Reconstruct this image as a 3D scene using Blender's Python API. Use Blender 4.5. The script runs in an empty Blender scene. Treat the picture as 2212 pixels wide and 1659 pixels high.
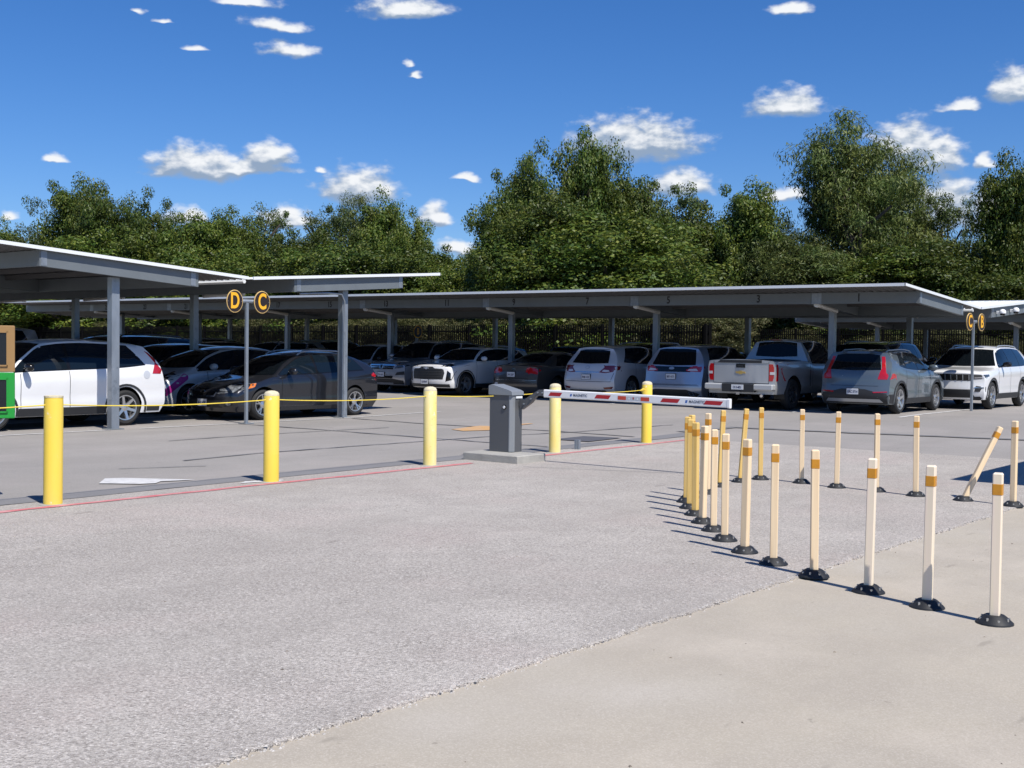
import bpy, bmesh, math, random
import numpy as np
from mathutils import Vector, Matrix
from mathutils.bvhtree import BVHTree
from mathutils.geometry import delaunay_2d_cdt
random.seed(7); rng = np.random.default_rng(7)
sc = bpy.context.scene; COL = sc.collection
PI = math.pi; R = math.radians

# ------------------------------------------------------------------ camera
EYE = 1.55
cam_d = bpy.data.cameras.new('camera'); cam = bpy.data.objects.new('camera', cam_d); COL.objects.link(cam)
cam_d.sensor_width = 36; cam_d.lens = 2530/2212*36; cam_d.clip_start = .1; cam_d.clip_end = 4000
az, pit, roll = R(38.2), math.atan(-74.5/2530), .013
F0 = Vector((math.cos(az), math.sin(az), 0)); RT = Vector((math.sin(az), -math.cos(az), 0)); UP = Vector((0, 0, 1))
F = F0*math.cos(pit)+UP*math.sin(pit); U = -F0*math.sin(pit)+UP*math.cos(pit)
cr, sr = math.cos(roll), math.sin(roll)
r_, u_ = RT*cr+U*sr, U*cr-RT*sr
M = Matrix((r_, u_, -F)).transposed().to_4x4(); M.translation = (0, 0, EYE)
cam.matrix_world = M; sc.camera = cam

# ------------------------------------------------------------------ light
SUN_TO = Vector((-.20, -.66, 1)).normalized()            # towards the sun
sun_el = math.asin(SUN_TO.z)
sd = bpy.data.lights.new('sun', 'SUN'); sd.energy = 5.0; sd.angle = R(.53); sd.color = (1, .955, .9)
so = bpy.data.objects.new('sun', sd); COL.objects.link(so)
so.rotation_euler = SUN_TO.to_track_quat('Z', 'Y').to_euler(); so.location = (0, 0, 60)
sc.view_settings.view_transform = 'Standard'; sc.view_settings.look = 'None'
sc.view_settings.exposure = 0.2; sc.view_settings.gamma = 1; sc.view_settings.use_curve_mapping = False

CLOUDS = [(32.32, 10.37, 3.51, 1.18, 1), (25.25, 11.83, 2.04, 0.77, 0.9), (19.89, 9.96, 1.92, 1.13, 1), (18.57, 9.39, 1.36, 1.02, 1), (53.32, 8.65, 2.54, 0.91, 1), (49.98, 9.14, 1.45, 0.68, 1), (51.31, 8.48, 2.72, 0.41, 1), (45.75, 7.96, 2.15, 1.02, 1), (49.63, 15.05, 2.15, 0.45, 0.55), (49.09, 13.96, 2.15, 0.5, 0.5), (43.5, 16.13, 2.6, 0.63, 0.9), (51.14, 15.96, 2.04, 0.36, 0.8), (53.31, 13.72, 0.77, 0.2, 0.7), (30.13, 8.23, 1.81, 0.82, 0.9), (42.11, 6.56, 0.95, 0.68, 1), (40.61, 8.35, 0.95, 0.29, 0.5), (41.02, 5.02, 1.25, 0.45, 0.9), (25.07, 15.93, 1.18, 0.36, 0.8), (17.43, 11.36, 1.4, 0.36, 0.7), (15.28, 12.11, 1.36, 0.95, 0.9), (16.48, 8.93, 0.59, 0.45, 0.7), (25.37, 7.53, 1.47, 0.45, 0.8), (18.22, 7.1, 2.0, 1.3, 1.0), (16.0, 6.7, 1.7, 1.2, 1.0), (59.42, 8.36, 0.72, 0.29, 0.7), (53.84, 6.18, 1.02, 0.54, 0.9), (49.14, 6.26, 1.59, 0.59, 0.9), (61.48, 5.74, 0.63, 0.25, 0.6), (43.02, 13.08, 0.54, 0.27, 0.5), (43.56, 13.6, 0.32, 0.32, 0.45), (55.94, 15.08, 0.72, 0.18, 0.35), (54.77, 14.75, 0.59, 0.18, 0.4), (47.62, 8.55, 0.54, 0.27, 0.4), (36.64, 6.42, 1.36, 0.45, 0.7), (27.28, 5.66, 1.36, 0.5, 0.6)]
_r = random.Random(3)
for k in range(16):                                      # the same kind of sky all the way round
    a = 68+_r.random()*284
    CLOUDS.append(((a+180) % 360-180, 6+_r.random()*16, 1.5+_r.random()*2.5, .5+_r.random()*.7, .9))

world = bpy.data.worlds.new('World'); sc.world = world; world.use_nodes = True
def sky():
    nt = world.node_tree; N = nt.nodes; L = nt.links; N.clear()
    def mk(t, T=None, **k):
        n = (T or nt).nodes.new(t)
        for a, b in k.items(): setattr(n, a, b)
        return n
    # group: (az, el) in degrees -> cloud field
    g = bpy.data.node_groups.new('cloud_field', 'ShaderNodeTree')
    g.interface.new_socket('P', in_out='INPUT', socket_type='NodeSocketVector')
    g.interface.new_socket('D', in_out='OUTPUT', socket_type='NodeSocketFloat')
    gi, go = mk('NodeGroupInput', g), mk('NodeGroupOutput', g); gl = g.links
    def noise(scale, detail, rough, vec):
        n = mk('ShaderNodeTexNoise', g); n.inputs['Scale'].default_value = scale
        n.inputs['Detail'].default_value = detail; n.inputs['Roughness'].default_value = rough
        gl.new(vec, n.inputs['Vector']); return n
    st = mk('ShaderNodeVectorMath', g, operation='MULTIPLY'); st.inputs[1].default_value = (1, 1.7, 1)
    gl.new(gi.outputs[0], st.inputs[0])
    wn = noise(.55, 3, .5, st.outputs[0])
    w0 = mk('ShaderNodeVectorMath', g, operation='SUBTRACT'); w0.inputs[1].default_value = (.5, .5, .5)
    gl.new(wn.outputs['Color'], w0.inputs[0])
    w1 = mk('ShaderNodeVectorMath', g, operation='MULTIPLY'); w1.inputs[1].default_value = (1.5, .75, 0)
    gl.new(w0.outputs[0], w1.inputs[0])
    wp = mk('ShaderNodeVectorMath', g, operation='ADD'); gl.new(gi.outputs[0], wp.inputs[0]); gl.new(w1.outputs[0], wp.inputs[1])
    last = None
    for (ca, ce, ra, re, s) in CLOUDS:
        a = mk('ShaderNodeVectorMath', g, operation='SUBTRACT'); a.inputs[1].default_value = (ca, ce-re*.55, 0); gl.new(wp.outputs[0], a.inputs[0])
        b = mk('ShaderNodeVectorMath', g, operation='MULTIPLY'); b.inputs[1].default_value = (1/ra, 1/(re*1.45), 0); gl.new(a.outputs[0], b.inputs[0])
        c = mk('ShaderNodeVectorMath', g, operation='MULTIPLY'); c.inputs[1].default_value = (1, -2.6, 0); gl.new(b.outputs[0], c.inputs[0])
        d = mk('ShaderNodeVectorMath', g, operation='MAXIMUM'); gl.new(b.outputs[0], d.inputs[0]); gl.new(c.outputs[0], d.inputs[1])
        # x must keep its magnitude
        ab = mk('ShaderNodeVectorMath', g, operation='ABSOLUTE'); gl.new(d.outputs[0], ab.inputs[0])
        ln = mk('ShaderNodeVectorMath', g, operation='LENGTH'); gl.new(ab.outputs[0], ln.inputs[0])
        m = mk('ShaderNodeMath', g, operation='MULTIPLY_ADD'); m.inputs[1].default_value = -1.0; m.inputs[2].default_value = 1.13-(1-s)*.58
        gl.new(ln.outputs['Value'], m.inputs[0])
        if last is None: last = m
        else:
            x = mk('ShaderNodeMath', g, operation='SMOOTH_MAX'); x.inputs[2].default_value = .15
            gl.new(last.outputs[0], x.inputs[0]); gl.new(m.outputs[0], x.inputs[1]); last = x
    n1 = noise(1.25, 6, .52, st.outputs[0])
    k = mk('ShaderNodeMath', g, operation='MULTIPLY_ADD'); k.inputs[1].default_value = 1.0; k.inputs[2].default_value = -.50
    gl.new(n1.outputs['Fac'], k.inputs[0])
    fin = mk('ShaderNodeMath', g, operation='ADD'); gl.new(last.outputs[0], fin.inputs[0]); gl.new(k.outputs[0], fin.inputs[1])
    gl.new(fin.outputs[0], go.inputs[0])
    # main tree
    tc = mk('ShaderNodeTexCoord'); sx = mk('ShaderNodeSeparateXYZ'); L.new(tc.outputs['Generated'], sx.inputs[0])
    at = mk('ShaderNodeMath', operation='ARCTAN2'); L.new(sx.outputs[1], at.inputs[0]); L.new(sx.outputs[0], at.inputs[1])
    as_ = mk('ShaderNodeMath', operation='ARCSINE'); L.new(sx.outputs[2], as_.inputs[0])
    cx = mk('ShaderNodeCombineXYZ'); L.new(at.outputs[0], cx.inputs[0]); L.new(as_.outputs[0], cx.inputs[1])
    deg = mk('ShaderNodeVectorMath', operation='SCALE'); deg.inputs['Scale'].default_value = 57.2958; L.new(cx.outputs[0], deg.inputs[0])
    A = mk('ShaderNodeGroup'); A.node_tree = g; L.new(deg.outputs[0], A.inputs[0])
    off = mk('ShaderNodeVectorMath', operation='ADD'); off.inputs[1].default_value = (-.12, .42, 0); L.new(deg.outputs[0], off.inputs[0])
    B = mk('ShaderNodeGroup'); B.node_tree = g; L.new(off.outputs[0], B.inputs[0])
    den = mk('ShaderNodeMapRange', interpolation_type='SMOOTHSTEP'); den.inputs[1].default_value = .0; den.inputs[2].default_value = .62
    L.new(A.outputs[0], den.inputs[0])
    df = mk('ShaderNodeMath', operation='SUBTRACT'); L.new(A.outputs[0], df.inputs[0]); L.new(B.outputs[0], df.inputs[1])
    lit = mk('ShaderNodeMapRange', interpolation_type='SMOOTHSTEP'); lit.inputs[1].default_value = -.12; lit.inputs[2].default_value = .55
    L.new(df.outputs[0], lit.inputs[0])
    ccol = mk('ShaderNodeMix', data_type='RGBA'); ccol.inputs[6].default_value = (.27, .36, .50, 1); ccol.inputs[7].default_value = (.84, .86, .89, 1)
    L.new(lit.outputs[0], ccol.inputs[0])
    tex = mk('ShaderNodeTexSky', sky_type='NISHITA', sun_disc=False)
    tex.sun_elevation = sun_el; tex.sun_rotation = math.atan2(SUN_TO.x, SUN_TO.y); tex.air_density = 1.0; tex.dust_density = 0; tex.ozone_density = 1.5
    hsv = mk('ShaderNodeHueSaturation'); hsv.inputs['Saturation'].default_value = 1.14; hsv.inputs['Value'].default_value = 1.0
    tint = mk('ShaderNodeMix', data_type='RGBA', blend_type='MULTIPLY'); tint.inputs[0].default_value = 1; tint.inputs[7].default_value = (.72, .905, 1.30, 1)
    L.new(tex.outputs[0], tint.inputs[6]); L.new(tint.outputs[2], hsv.inputs['Color'])
    bg = mk('ShaderNodeBackground'); bg.inputs[1].default_value = SKY; L.new(hsv.outputs[0], bg.inputs[0])
    bc = mk('ShaderNodeBackground'); bc.inputs[1].default_value = .95; L.new(ccol.outputs[2], bc.inputs[0])
    mx = mk('ShaderNodeMixShader'); L.new(den.outputs[0], mx.inputs[0]); L.new(bg.outputs[0], mx.inputs[1]); L.new(bc.outputs[0], mx.inputs[2])
    out = mk('ShaderNodeOutputWorld'); L.new(mx.outputs[0], out.inputs[0])
SKY = .077
sky()
sc.cycles.diffuse_bounces = 2; sc.cycles.max_bounces = 8
world.cycles.sampling_method = 'MANUAL'; world.cycles.sample_map_resolution = 512

# ------------------------------------------------------------------ materials
def lin(c): return tuple(((v/255)/12.92 if v/255 <= .04045 else ((v/255+.055)/1.055)**2.4) for v in c)
MATS = {}
def mat(name, col=(.5, .5, .5), rough=.5, metal=0, coat=0, spec=.5, var=0, vscale=3, bump=0, bscale=60, emis=None, col2=None, stretch=None, coords='Object', detail=4, trans=0, wear=None, wscale=7, wamt=.60):
    if name in MATS: return MATS[name]
    m = bpy.data.materials.new(name); m.use_nodes = True; nt = m.node_tree; b = nt.nodes['Principled BSDF']
    b.inputs['Base Color'].default_value = (*col, 1); b.inputs['Roughness'].default_value = rough; b.inputs['Metallic'].default_value = metal
    b.inputs['Coat Weight'].default_value = coat; b.inputs['Coat Roughness'].default_value = .04; b.inputs['Specular IOR Level'].default_value = spec
    if trans: b.inputs['Transmission Weight'].default_value = trans
    L = nt.links
    if var or bump:
        tc = nt.nodes.new('ShaderNodeTexCoord'); vec = tc.outputs[coords]
        if stretch:
            mp = nt.nodes.new('ShaderNodeMapping'); mp.inputs['Scale'].default_value = stretch; L.new(vec, mp.inputs[0]); vec = mp.outputs[0]
    if var:
        n = nt.nodes.new('ShaderNodeTexNoise'); n.inputs['Scale'].default_value = vscale; n.inputs['Detail'].default_value = detail; n.inputs['Roughness'].default_value = .6; L.new(vec, n.inputs[0])
        mr = nt.nodes.new('ShaderNodeMapRange'); mr.inputs[1].default_value = .3; mr.inputs[2].default_value = .7; L.new(n.outputs[0], mr.inputs[0])
        mx = nt.nodes.new('ShaderNodeMix'); mx.data_type = 'RGBA'
        c2 = col2 or tuple(max(0, c*(1-var)) for c in col)
        mx.inputs[6].default_value = (*col, 1); mx.inputs[7].default_value = (*c2, 1)
        L.new(mr.outputs[0], mx.inputs[0]); L.new(mx.outputs[2], b.inputs['Base Color'])
        if wear:
            for k, (sc1, th) in enumerate(((wscale, wamt), (wscale*4.3, wamt+.05))):
                n2 = nt.nodes.new('ShaderNodeTexNoise'); n2.inputs['Scale'].default_value = sc1; n2.inputs['Detail'].default_value = 8; n2.inputs['Roughness'].default_value = .7; L.new(tc.outputs[coords], n2.inputs[0])
                m2 = nt.nodes.new('ShaderNodeMapRange'); m2.inputs[1].default_value = th; m2.inputs[2].default_value = th+.05; m2.inputs[4].default_value = .85; L.new(n2.outputs[0], m2.inputs[0])
                x2 = nt.nodes.new('ShaderNodeMix'); x2.data_type = 'RGBA'; x2.inputs[7].default_value = (*wear[k % len(wear)], 1); L.new(m2.outputs[0], x2.inputs[0]); L.new(b.inputs['Base Color'].links[0].from_socket, x2.inputs[6]); L.new(x2.outputs[2], b.inputs['Base Color'])
    if bump:
        n = nt.nodes.new('ShaderNodeTexNoise'); n.inputs['Scale'].default_value = bscale; n.inputs['Detail'].default_value = 4; L.new(vec, n.inputs[0])
        bp = nt.nodes.new('ShaderNodeBump'); bp.inputs['Strength'].default_value = bump; bp.inputs['Distance'].default_value = .01
        L.new(n.outputs[0], bp.inputs['Height']); L.new(bp.outputs[0], b.inputs['Normal'])
    if emis: b.inputs['Emission Color'].default_value = (*emis, 1); b.inputs['Emission Strength'].default_value = 1
    MATS[name] = m; return m

def ground_mat(name, base, dark, light, grain, gscale, blotch, red=None, streak=None, bump=.5, stain=0, rough=.9, mott=.86, bs=.22):
    """paving: fine stones (voronoi colour), blotches, tyre streaks, stains"""
    m = bpy.data.materials.new(name); m.use_nodes = True; nt = m.node_tree; L = nt.links; b = nt.nodes['Principled BSDF']
    b.inputs['Roughness'].default_value = rough; b.inputs['Specular IOR Level'].default_value = .25
    tc = nt.nodes.new('ShaderNodeTexCoord'); P = tc.outputs['Object']
    def nz(s, d=3, r=.6, vec=P):
        n = nt.nodes.new('ShaderNodeTexNoise'); n.inputs['Scale'].default_value = s; n.inputs['Detail'].default_value = d; n.inputs['Roughness'].default_value = r; L.new(vec, n.inputs[0]); return n.outputs[0]
    def mrange(v, a, c, lo=0, hi=1):
        n = nt.nodes.new('ShaderNodeMapRange'); n.inputs[1].default_value = a; n.inputs[2].default_value = c; n.inputs[3].default_value = lo; n.inputs[4].default_value = hi; L.new(v, n.inputs[0]); return n.outputs[0]
    def mix(f, a, c, mode='MIX'):
        n = nt.nodes.new('ShaderNodeMix'); n.data_type = 'RGBA'; n.blend_type = mode
        if isinstance(f, float): n.inputs[0].default_value = f
        else: L.new(f, n.inputs[0])
        for i, v in ((6, a), (7, c)):
            if isinstance(v, tuple): n.inputs[i].default_value = (*v, 1)
            else: L.new(v, n.inputs[i])
        return n.outputs[2]
    big = mrange(nz(bs, 4), .38, .62)
    c = mix(big, base, blotch)
    mid = mrange(nz(1.6, 6, .65), .38, .64, 0, .7); c = mix(mid, c, tuple(v*mott for v in base))
    if red: c = mix(mrange(nz(.5, 3, .6), .5, .7, 0, .7), c, red)
    vo = nt.nodes.new('ShaderNodeTexVoronoi'); vo.inputs['Scale'].default_value = gscale; L.new(P, vo.inputs[0])
    sp = nt.nodes.new('ShaderNodeSeparateColor'); L.new(vo.outputs['Color'], sp.inputs[0])
    c = mix(mrange(sp.outputs[0], .5, 1, 0, grain), c, dark)
    c = mix(mrange(sp.outputs[1], .55, 1, 0, grain), c, light)
    fine = nz(gscale*.45, 2, .6); c = mix(mrange(fine, .35, .65, 0, grain*.6), c, dark)
    if streak:
        mp = nt.nodes.new('ShaderNodeMapping'); mp.inputs['Scale'].default_value = streak; L.new(P, mp.inputs[0])
        c = mix(mrange(nz(1, 5, .65, mp.outputs[0]), .52, .75, 0, .5), c, tuple(v*.72 for v in base))
    m3 = nt.nodes.new('ShaderNodeMapping'); m3.inputs['Scale'].default_value = (.10, .55, 1); m3.inputs['Rotation'].default_value = (0, 0, .35); L.new(P, m3.inputs[0])
    c = mix(mrange(nz(1, 4, .55, m3.outputs[0]), .42, .68, 0, .38), c, tuple(v*.74 for v in base))
    m4 = nt.nodes.new('ShaderNodeMapping'); m4.inputs['Scale'].default_value = (1.6, 5, 1); L.new(P, m4.inputs[0])
    c = mix(mrange(nz(1.1, 3, .5, m4.outputs[0]), .69, .74, 0, .5), c, tuple(v*.5 for v in base))
    if stain:
        s = mrange(nz(5, 6, .7), .66, .72, 0, stain); c = mix(s, c, tuple(v*.45 for v in base))
    L.new(c, b.inputs['Base Color'])
    bp = nt.nodes.new('ShaderNodeBump'); bp.inputs['Strength'].default_value = bump; bp.inputs['Distance'].default_value = .006
    L.new(vo.outputs['Distance'], bp.inputs['Height']); L.new(bp.outputs[0], b.inputs['Normal'])
    MATS[name] = m; return m

# ------------------------------------------------------------------ mesh helpers
class MB:
    def __init__(s): s.v = []; s.f = []; s.m = []
    def quad(s, *p, m=0):
        i = len(s.v); s.v += [tuple(q) for q in p]; s.f.append(tuple(range(i, i+len(p)))); s.m.append(m)
    def box(s, x0, x1, y0, y1, z0, z1, m=0, bev=0):
        if bev:
            b = bev; i = len(s.v)
            pts = []
            for z, ins in ((z0, b), (z0+b, 0), (z1-b, 0), (z1, b)):
                a0, a1, c0, c1 = x0+ins, x1-ins, y0+ins, y1-ins
                pts += [(a0+b*.7*(ins == 0), c0, z), (a1-b*.7*(ins == 0), c0, z), (a1, c0+b*.7*(ins == 0), z), (a1, c1-b*.7*(ins == 0), z),
                        (a1-b*.7*(ins == 0), c1, z), (a0+b*.7*(ins == 0), c1, z), (a0, c1-b*.7*(ins == 0), z), (a0, c0+b*.7*(ins == 0), z)]
            s.v += pts
            for k in range(3):
                for j in range(8): s.f.append((i+k*8+j, i+k*8+(j+1) % 8, i+k*8+8+(j+1) % 8, i+k*8+8+j)); s.m.append(m)
            s.f.append(tuple(i+7-j for j in range(8))); s.f.append(tuple(i+24+j for j in range(8))); s.m += [m, m]; return
        i = len(s.v)
        s.v += [(x0, y0, z0), (x1, y0, z0), (x1, y1, z0), (x0, y1, z0), (x0, y0, z1), (x1, y0, z1), (x1, y1, z1), (x0, y1, z1)]
        for f in ((3, 2, 1, 0), (4, 5, 6, 7), (0, 1, 5, 4), (1, 2, 6, 5), (2, 3, 7, 6), (3, 0, 4, 7)): s.f.append(tuple(i+k for k in f)); s.m.append(m)
    def prism(s, poly, axis, a, b, m=0):
        """poly in the two other axes (xz for 'y', yz for 'x', xy for 'z'), extruded a..b"""
        def P(u, v, w): return {'x': (w, u, v), 'y': (u, w, v), 'z': (u, v, w)}[axis]
        i = len(s.v); n = len(poly)
        s.v += [P(u, v, a) for u, v in poly]+[P(u, v, b) for u, v in poly]
        s.f.append(tuple(i+k for k in range(n))[::-1]); s.f.append(tuple(i+n+k for k in range(n))); s.m += [m, m]
        for k in range(n): s.f.append((i+k, i+(k+1) % n, i+n+(k+1) % n, i+n+k)); s.m.append(m)
    def tube(s, pts, rad, n=8, m=0, caps=True):
        pts = [Vector(p) for p in pts]; rs = rad if isinstance(rad, (list, tuple)) else [rad]*len(pts)
        i = len(s.v); ref = None
        for k, p in enumerate(pts):
            d = (pts[min(k+1, len(pts)-1)]-pts[max(k-1, 0)]).normalized()
            if ref is None: ref = Vector((0, 0, 1)) if abs(d.z) < .9 else Vector((1, 0, 0))
            a = d.cross(ref).normalized(); b = d.cross(a); ref = ref-d*ref.dot(d) if (ref-d*ref.dot(d)).length > .1 else b
            for j in range(n): t = 2*PI*j/n; s.v.append(tuple(p+(a*math.cos(t)+b*math.sin(t))*rs[k]))
        for k in range(len(pts)-1):
            for j in range(n): s.f.append((i+k*n+j, i+k*n+(j+1) % n, i+(k+1)*n+(j+1) % n, i+(k+1)*n+j)); s.m.append(m)
        if caps:
            s.f.append(tuple(i+j for j in range(n))); s.f.append(tuple(i+(len(pts)-1)*n+n-1-j for j in range(n))); s.m += [m, m]
    def lathe(s, prof, n=24, axis='z', c=(0, 0, 0), m=0, rot=0, cap=True):
        """prof: (radius, height) along axis"""
        i = len(s.v)
        for r, h in prof:
            for j in range(n):
                t = 2*PI*j/n+rot; a, b = r*math.cos(t), r*math.sin(t)
                p = {'z': (a, b, h), 'y': (a, h, b), 'x': (h, a, b)}[axis]; s.v.append((p[0]+c[0], p[1]+c[1], p[2]+c[2]))
        for k in range(len(prof)-1):
            for j in range(n): s.f.append((i+k*n+j, i+k*n+(j+1) % n, i+(k+1)*n+(j+1) % n, i+(k+1)*n+j)); s.m.append(m)
        for k in (0, len(prof)-1) if cap else ():
            if prof[k][0] > 1e-4: s.f.append(tuple(i+k*n+j for j in range(n))); s.m.append(m)
    def mesh(s, name, mats, smooth=None):
        me = bpy.data.meshes.new(name); me.from_pydata(s.v, [], s.f)
        mats = mats if isinstance(mats, (list, tuple)) else [mats]
        for q in mats: me.materials.append(q)
        if len(mats) > 1: me.polygons.foreach_set('material_index', s.m)
        bm = bmesh.new(); bm.from_mesh(me); bmesh.ops.recalc_face_normals(bm, faces=bm.faces); bm.to_mesh(me); bm.free()
        if smooth: me.polygons.foreach_set('use_smooth', [True]*len(me.polygons)); me.set_sharp_from_angle(angle=R(smooth))
        return me
    def obj(s, name, mats, parent=None, smooth=None, loc=None, rot=None):
        return link(name, s.mesh(name, mats, smooth), parent, loc, rot)
def link(name, me, parent=None, loc=None, rot=None):
    o = bpy.data.objects.new(name, me); COL.objects.link(o)
    if parent: o.parent = parent
    if loc is not None: o.location = loc
    if rot is not None: o.rotation_euler = rot
    return o
def tag(o, label=None, cat=None, group=None, kind=None):
    for k, v in (('label', label), ('category', cat), ('group', group), ('kind', kind)):
        if v: o[k] = v
    return o
def thing(name, label, cat, loc=(0, 0, 0), rz=0, group=None):
    o = bpy.data.objects.new(name, None); COL.objects.link(o); o.location = loc; o.rotation_euler = (0, 0, rz); o.empty_display_size = .2
    return tag(o, label, cat, group)
def copy_tree(o, parent=None):
    c = o.copy(); COL.objects.link(c); c.parent = parent
    for ch in list(KIDS.get(o.name, [])): copy_tree(ch, c)
    return c
KIDS = {}
def index_kids(root):
    def rec(o):
        KIDS[o.name] = [c for c in ALL.get(o, [])]
        for c in KIDS[o.name]: rec(c)
    ALL = {}
    for o in COL.objects:
        if o.parent: ALL.setdefault(o.parent, []).append(o)
    rec(root)
_tx = {}
def text_mesh(body, size, mt, extrude=.002, bold=0, sx=1, align='CENTER'):
    key = (body, size, mt.name, extrude, bold, sx)
    if key in _tx: return _tx[key]
    cu = bpy.data.curves.new('t', 'FONT'); cu.body = body; cu.size = size; cu.extrude = extrude; cu.offset = bold; cu.align_x = align; cu.align_y = 'CENTER'; cu.resolution_u = 10 if size > .4 else 3
    o = bpy.data.objects.new('t', cu); COL.objects.link(o); dg = bpy.context.evaluated_depsgraph_get()
    me = bpy.data.meshes.new_from_object(o.evaluated_get(dg)); bpy.data.objects.remove(o)
    me.materials.clear(); me.materials.append(mt)
    if sx != 1: me.transform(Matrix.Diagonal((sx, 1, 1, 1)))
    _tx[key] = me; return me
def frame_rot(xa, ya):
    xa, ya = Vector(xa).normalized(), Vector(ya).normalized(); za = xa.cross(ya)
    return Matrix((xa, ya, za)).transposed().to_euler()
def gz(x):  # grade of the lot
    return 0 if x < 18 else min(.12, (x-18)*.012) if x < 40 else .12
# ------------------------------------------------------------------ common materials
steel = mat('galvanised_steel', (.33, .365, .40), .42, .5, var=.28, vscale=5, stretch=(1, 1, .35), detail=7, wear=[(.20, .225, .25), (.40, .42, .44)], wscale=3, wamt=.58)
steel_beam = mat('grey_beam_paint', (.165, .185, .195), .5, .1, var=.12, vscale=2.5, bump=.05)
roof_m = mat('white_roof_metal', (.74, .75, .75), .4, .0, var=.05, vscale=1.2)
roof_under = mat('shade_dark_underside', (.115, .112, .11), .5, 0, var=.08, vscale=2)  # bare metal underside, darkened so its colour carries the shade below the roofs
trim_m = mat('roof_edge_trim', (.76, .78, .77), .4)
black = mat('black_rubber', (.014, .015, .016), .55)
blackgl = mat('black_gloss', (.008, .008, .009), .18)
plate_m = mat('bare_zinc_plate', (.30, .33, .36), .4, .4, var=.3, vscale=9)
num_m = mat('stencil_black', (.02, .02, .02), .7)
yel_b = mat('bollard_yellow', (.86, .62, .055), .42, var=.1, vscale=2.2, col2=(.84, .62, .12), stretch=(1, 1, .5), detail=6, wear=[(.80, .72, .50), (.42, .33, .15)], wscale=6, wamt=.61)
yel_f = mat('faded_bollard_yellow', (.82, .64, .13), .5, var=.1, vscale=1.9, col2=(.83, .74, .42), stretch=(1.6, 1.6, .5), detail=6, wear=[(.82, .77, .62), (.45, .36, .18)], wscale=5, wamt=.58)
cap_m = mat('bollard_concrete', (.70, .62, .42), .9, var=.25, vscale=25, bump=.6, bscale=60)
conc = mat('base_concrete', (.40, .385, .345), .85, var=.25, vscale=5, bump=.5, bscale=45, detail=8)

# ------------------------------------------------------------------ ground
lane_m = ground_mat('lane_aggregate', (.462, .420, .372), (.18, .163, .145), (.76, .71, .645), .74, 120, (.585, .54, .48), red=(.53, .445, .40), streak=(.22, .9, 1), stain=.6, bump=1, mott=.80)
lot_m = ground_mat('lot_asphalt', (.325, .303, .275), (.22, .205, .19), (.43, .405, .375), .4, 110, (.26, .245, .225), red=(.36, .325, .30), streak=(.2, .8, 1), stain=.3, bump=.3)
slab_m = ground_mat('slab_concrete', (.485, .432, .352), (.33, .29, .232), (.60, .55, .47), .44, 170, (.37, .33, .252), red=(.50, .462, .40), streak=(.5, 2.2, 1), stain=.7, bump=.15, rough=.8, mott=.72, bs=.5)
patch_m = ground_mat('asphalt_patch', (.215, .21, .21), (.16, .16, .16), (.27, .265, .26), .4, 110, (.235, .23, .23), bump=.3)
seal_m = mat('crack_sealant', (.10, .10, .105), .55, var=.4, vscale=3, col2=(.19, .185, .18))
white_p = mat('white_road_paint', (.66, .655, .63), .8, var=.5, vscale=9, col2=(.46, .45, .44), detail=8)
red_p = mat('faded_red_paint', (.52, .10, .115), .8, var=.5, vscale=5, col2=(.57, .30, .29), detail=8)
org_p = mat('orange_road_paint', (.58, .29, .05), .8, var=.4, vscale=5, col2=(.44, .33, .24), detail=8)
grass_m = mat('dry_grass', (.12, .125, .035), .9, var=.5, vscale=1.5, col2=(.20, .17, .07), bump=.6, bscale=8, detail=8)

def sheet(name, xs, ys, zf, m, kind='structure'):
    b = MB(); nx, ny = len(xs), len(ys)
    b.v = [(x, y, zf(x, y)) for y in ys for x in xs]
    b.f = [(j*nx+i, j*nx+i+1, (j+1)*nx+i+1, (j+1)*nx+i) for j in range(ny-1) for i in range(nx-1)]; b.m = [0]*len(b.f)
    return tag(b.obj(name, m), kind=kind)
sheet('ground', [-900, -60, 0, 41, 62, 66, 900, 1500], [-900, -45, 20, 76, 300, 1500], lambda x, y: -.06 if not (x > 62 or y > 76) else .1, grass_m)
sheet('parking_lot', [-50, 0, 10, 18, 20, 22, 24, 26, 28, 34, 40, 62], [3.8, 10, 20, 40, 76], lambda x, y: gz(x), lot_m)
sheet('parking_lot_edge', [20, 22, 24, 26, 28, 34, 40, 62], [-44, -20, 3.8], lambda x, y: gz(x)-.003, lot_m)
# concrete slab, a finger lower than the lane; the lane has a broken edge
sheet('concrete_slab', [-50, -10, 0, 6, 12, 20], [-44, -8, 0, 2, 3.8], lambda x, y: -.009, slab_m)
lb = MB(); xs = np.concatenate([np.arange(-50, 1.5, 1), np.arange(1.5, 13, .018), np.arange(13, 21.05, .1)])
ne = 3.47+.03*np.sin(xs*.9)-.028*(np.maximum(xs-7, 0)*.75)+np.cumsum(rng.normal(0, .0022, len(xs)))*.0
jit = rng.normal(0, .0085, len(xs)); jit = np.where((xs > 1.5) & (xs < 13), jit, 0)
base = 3.56-np.clip(xs, 0, 13)*.019; low = np.interp(xs, np.arange(-50, 22, .35), rng.normal(0, .012, len(np.arange(-50, 22, .35))))
ye = base+jit+low
for i, x in enumerate(xs):
    lb.v += [(x, ye[i]-.004, -.03), (x, ye[i], .001), (x, ye[i]+.02, .005), (x, 10.66, .004)]
for i in range(len(xs)-1):
    for k in range(3): lb.f.append((i*4+k, i*4+4+k, i*4+5+k, i*4+k+1)); lb.m.append(0)
tag(lb.obj('entry_lane', lane_m), kind='structure')
gl_ = MB()                                                # loose stones along the broken edge
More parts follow.
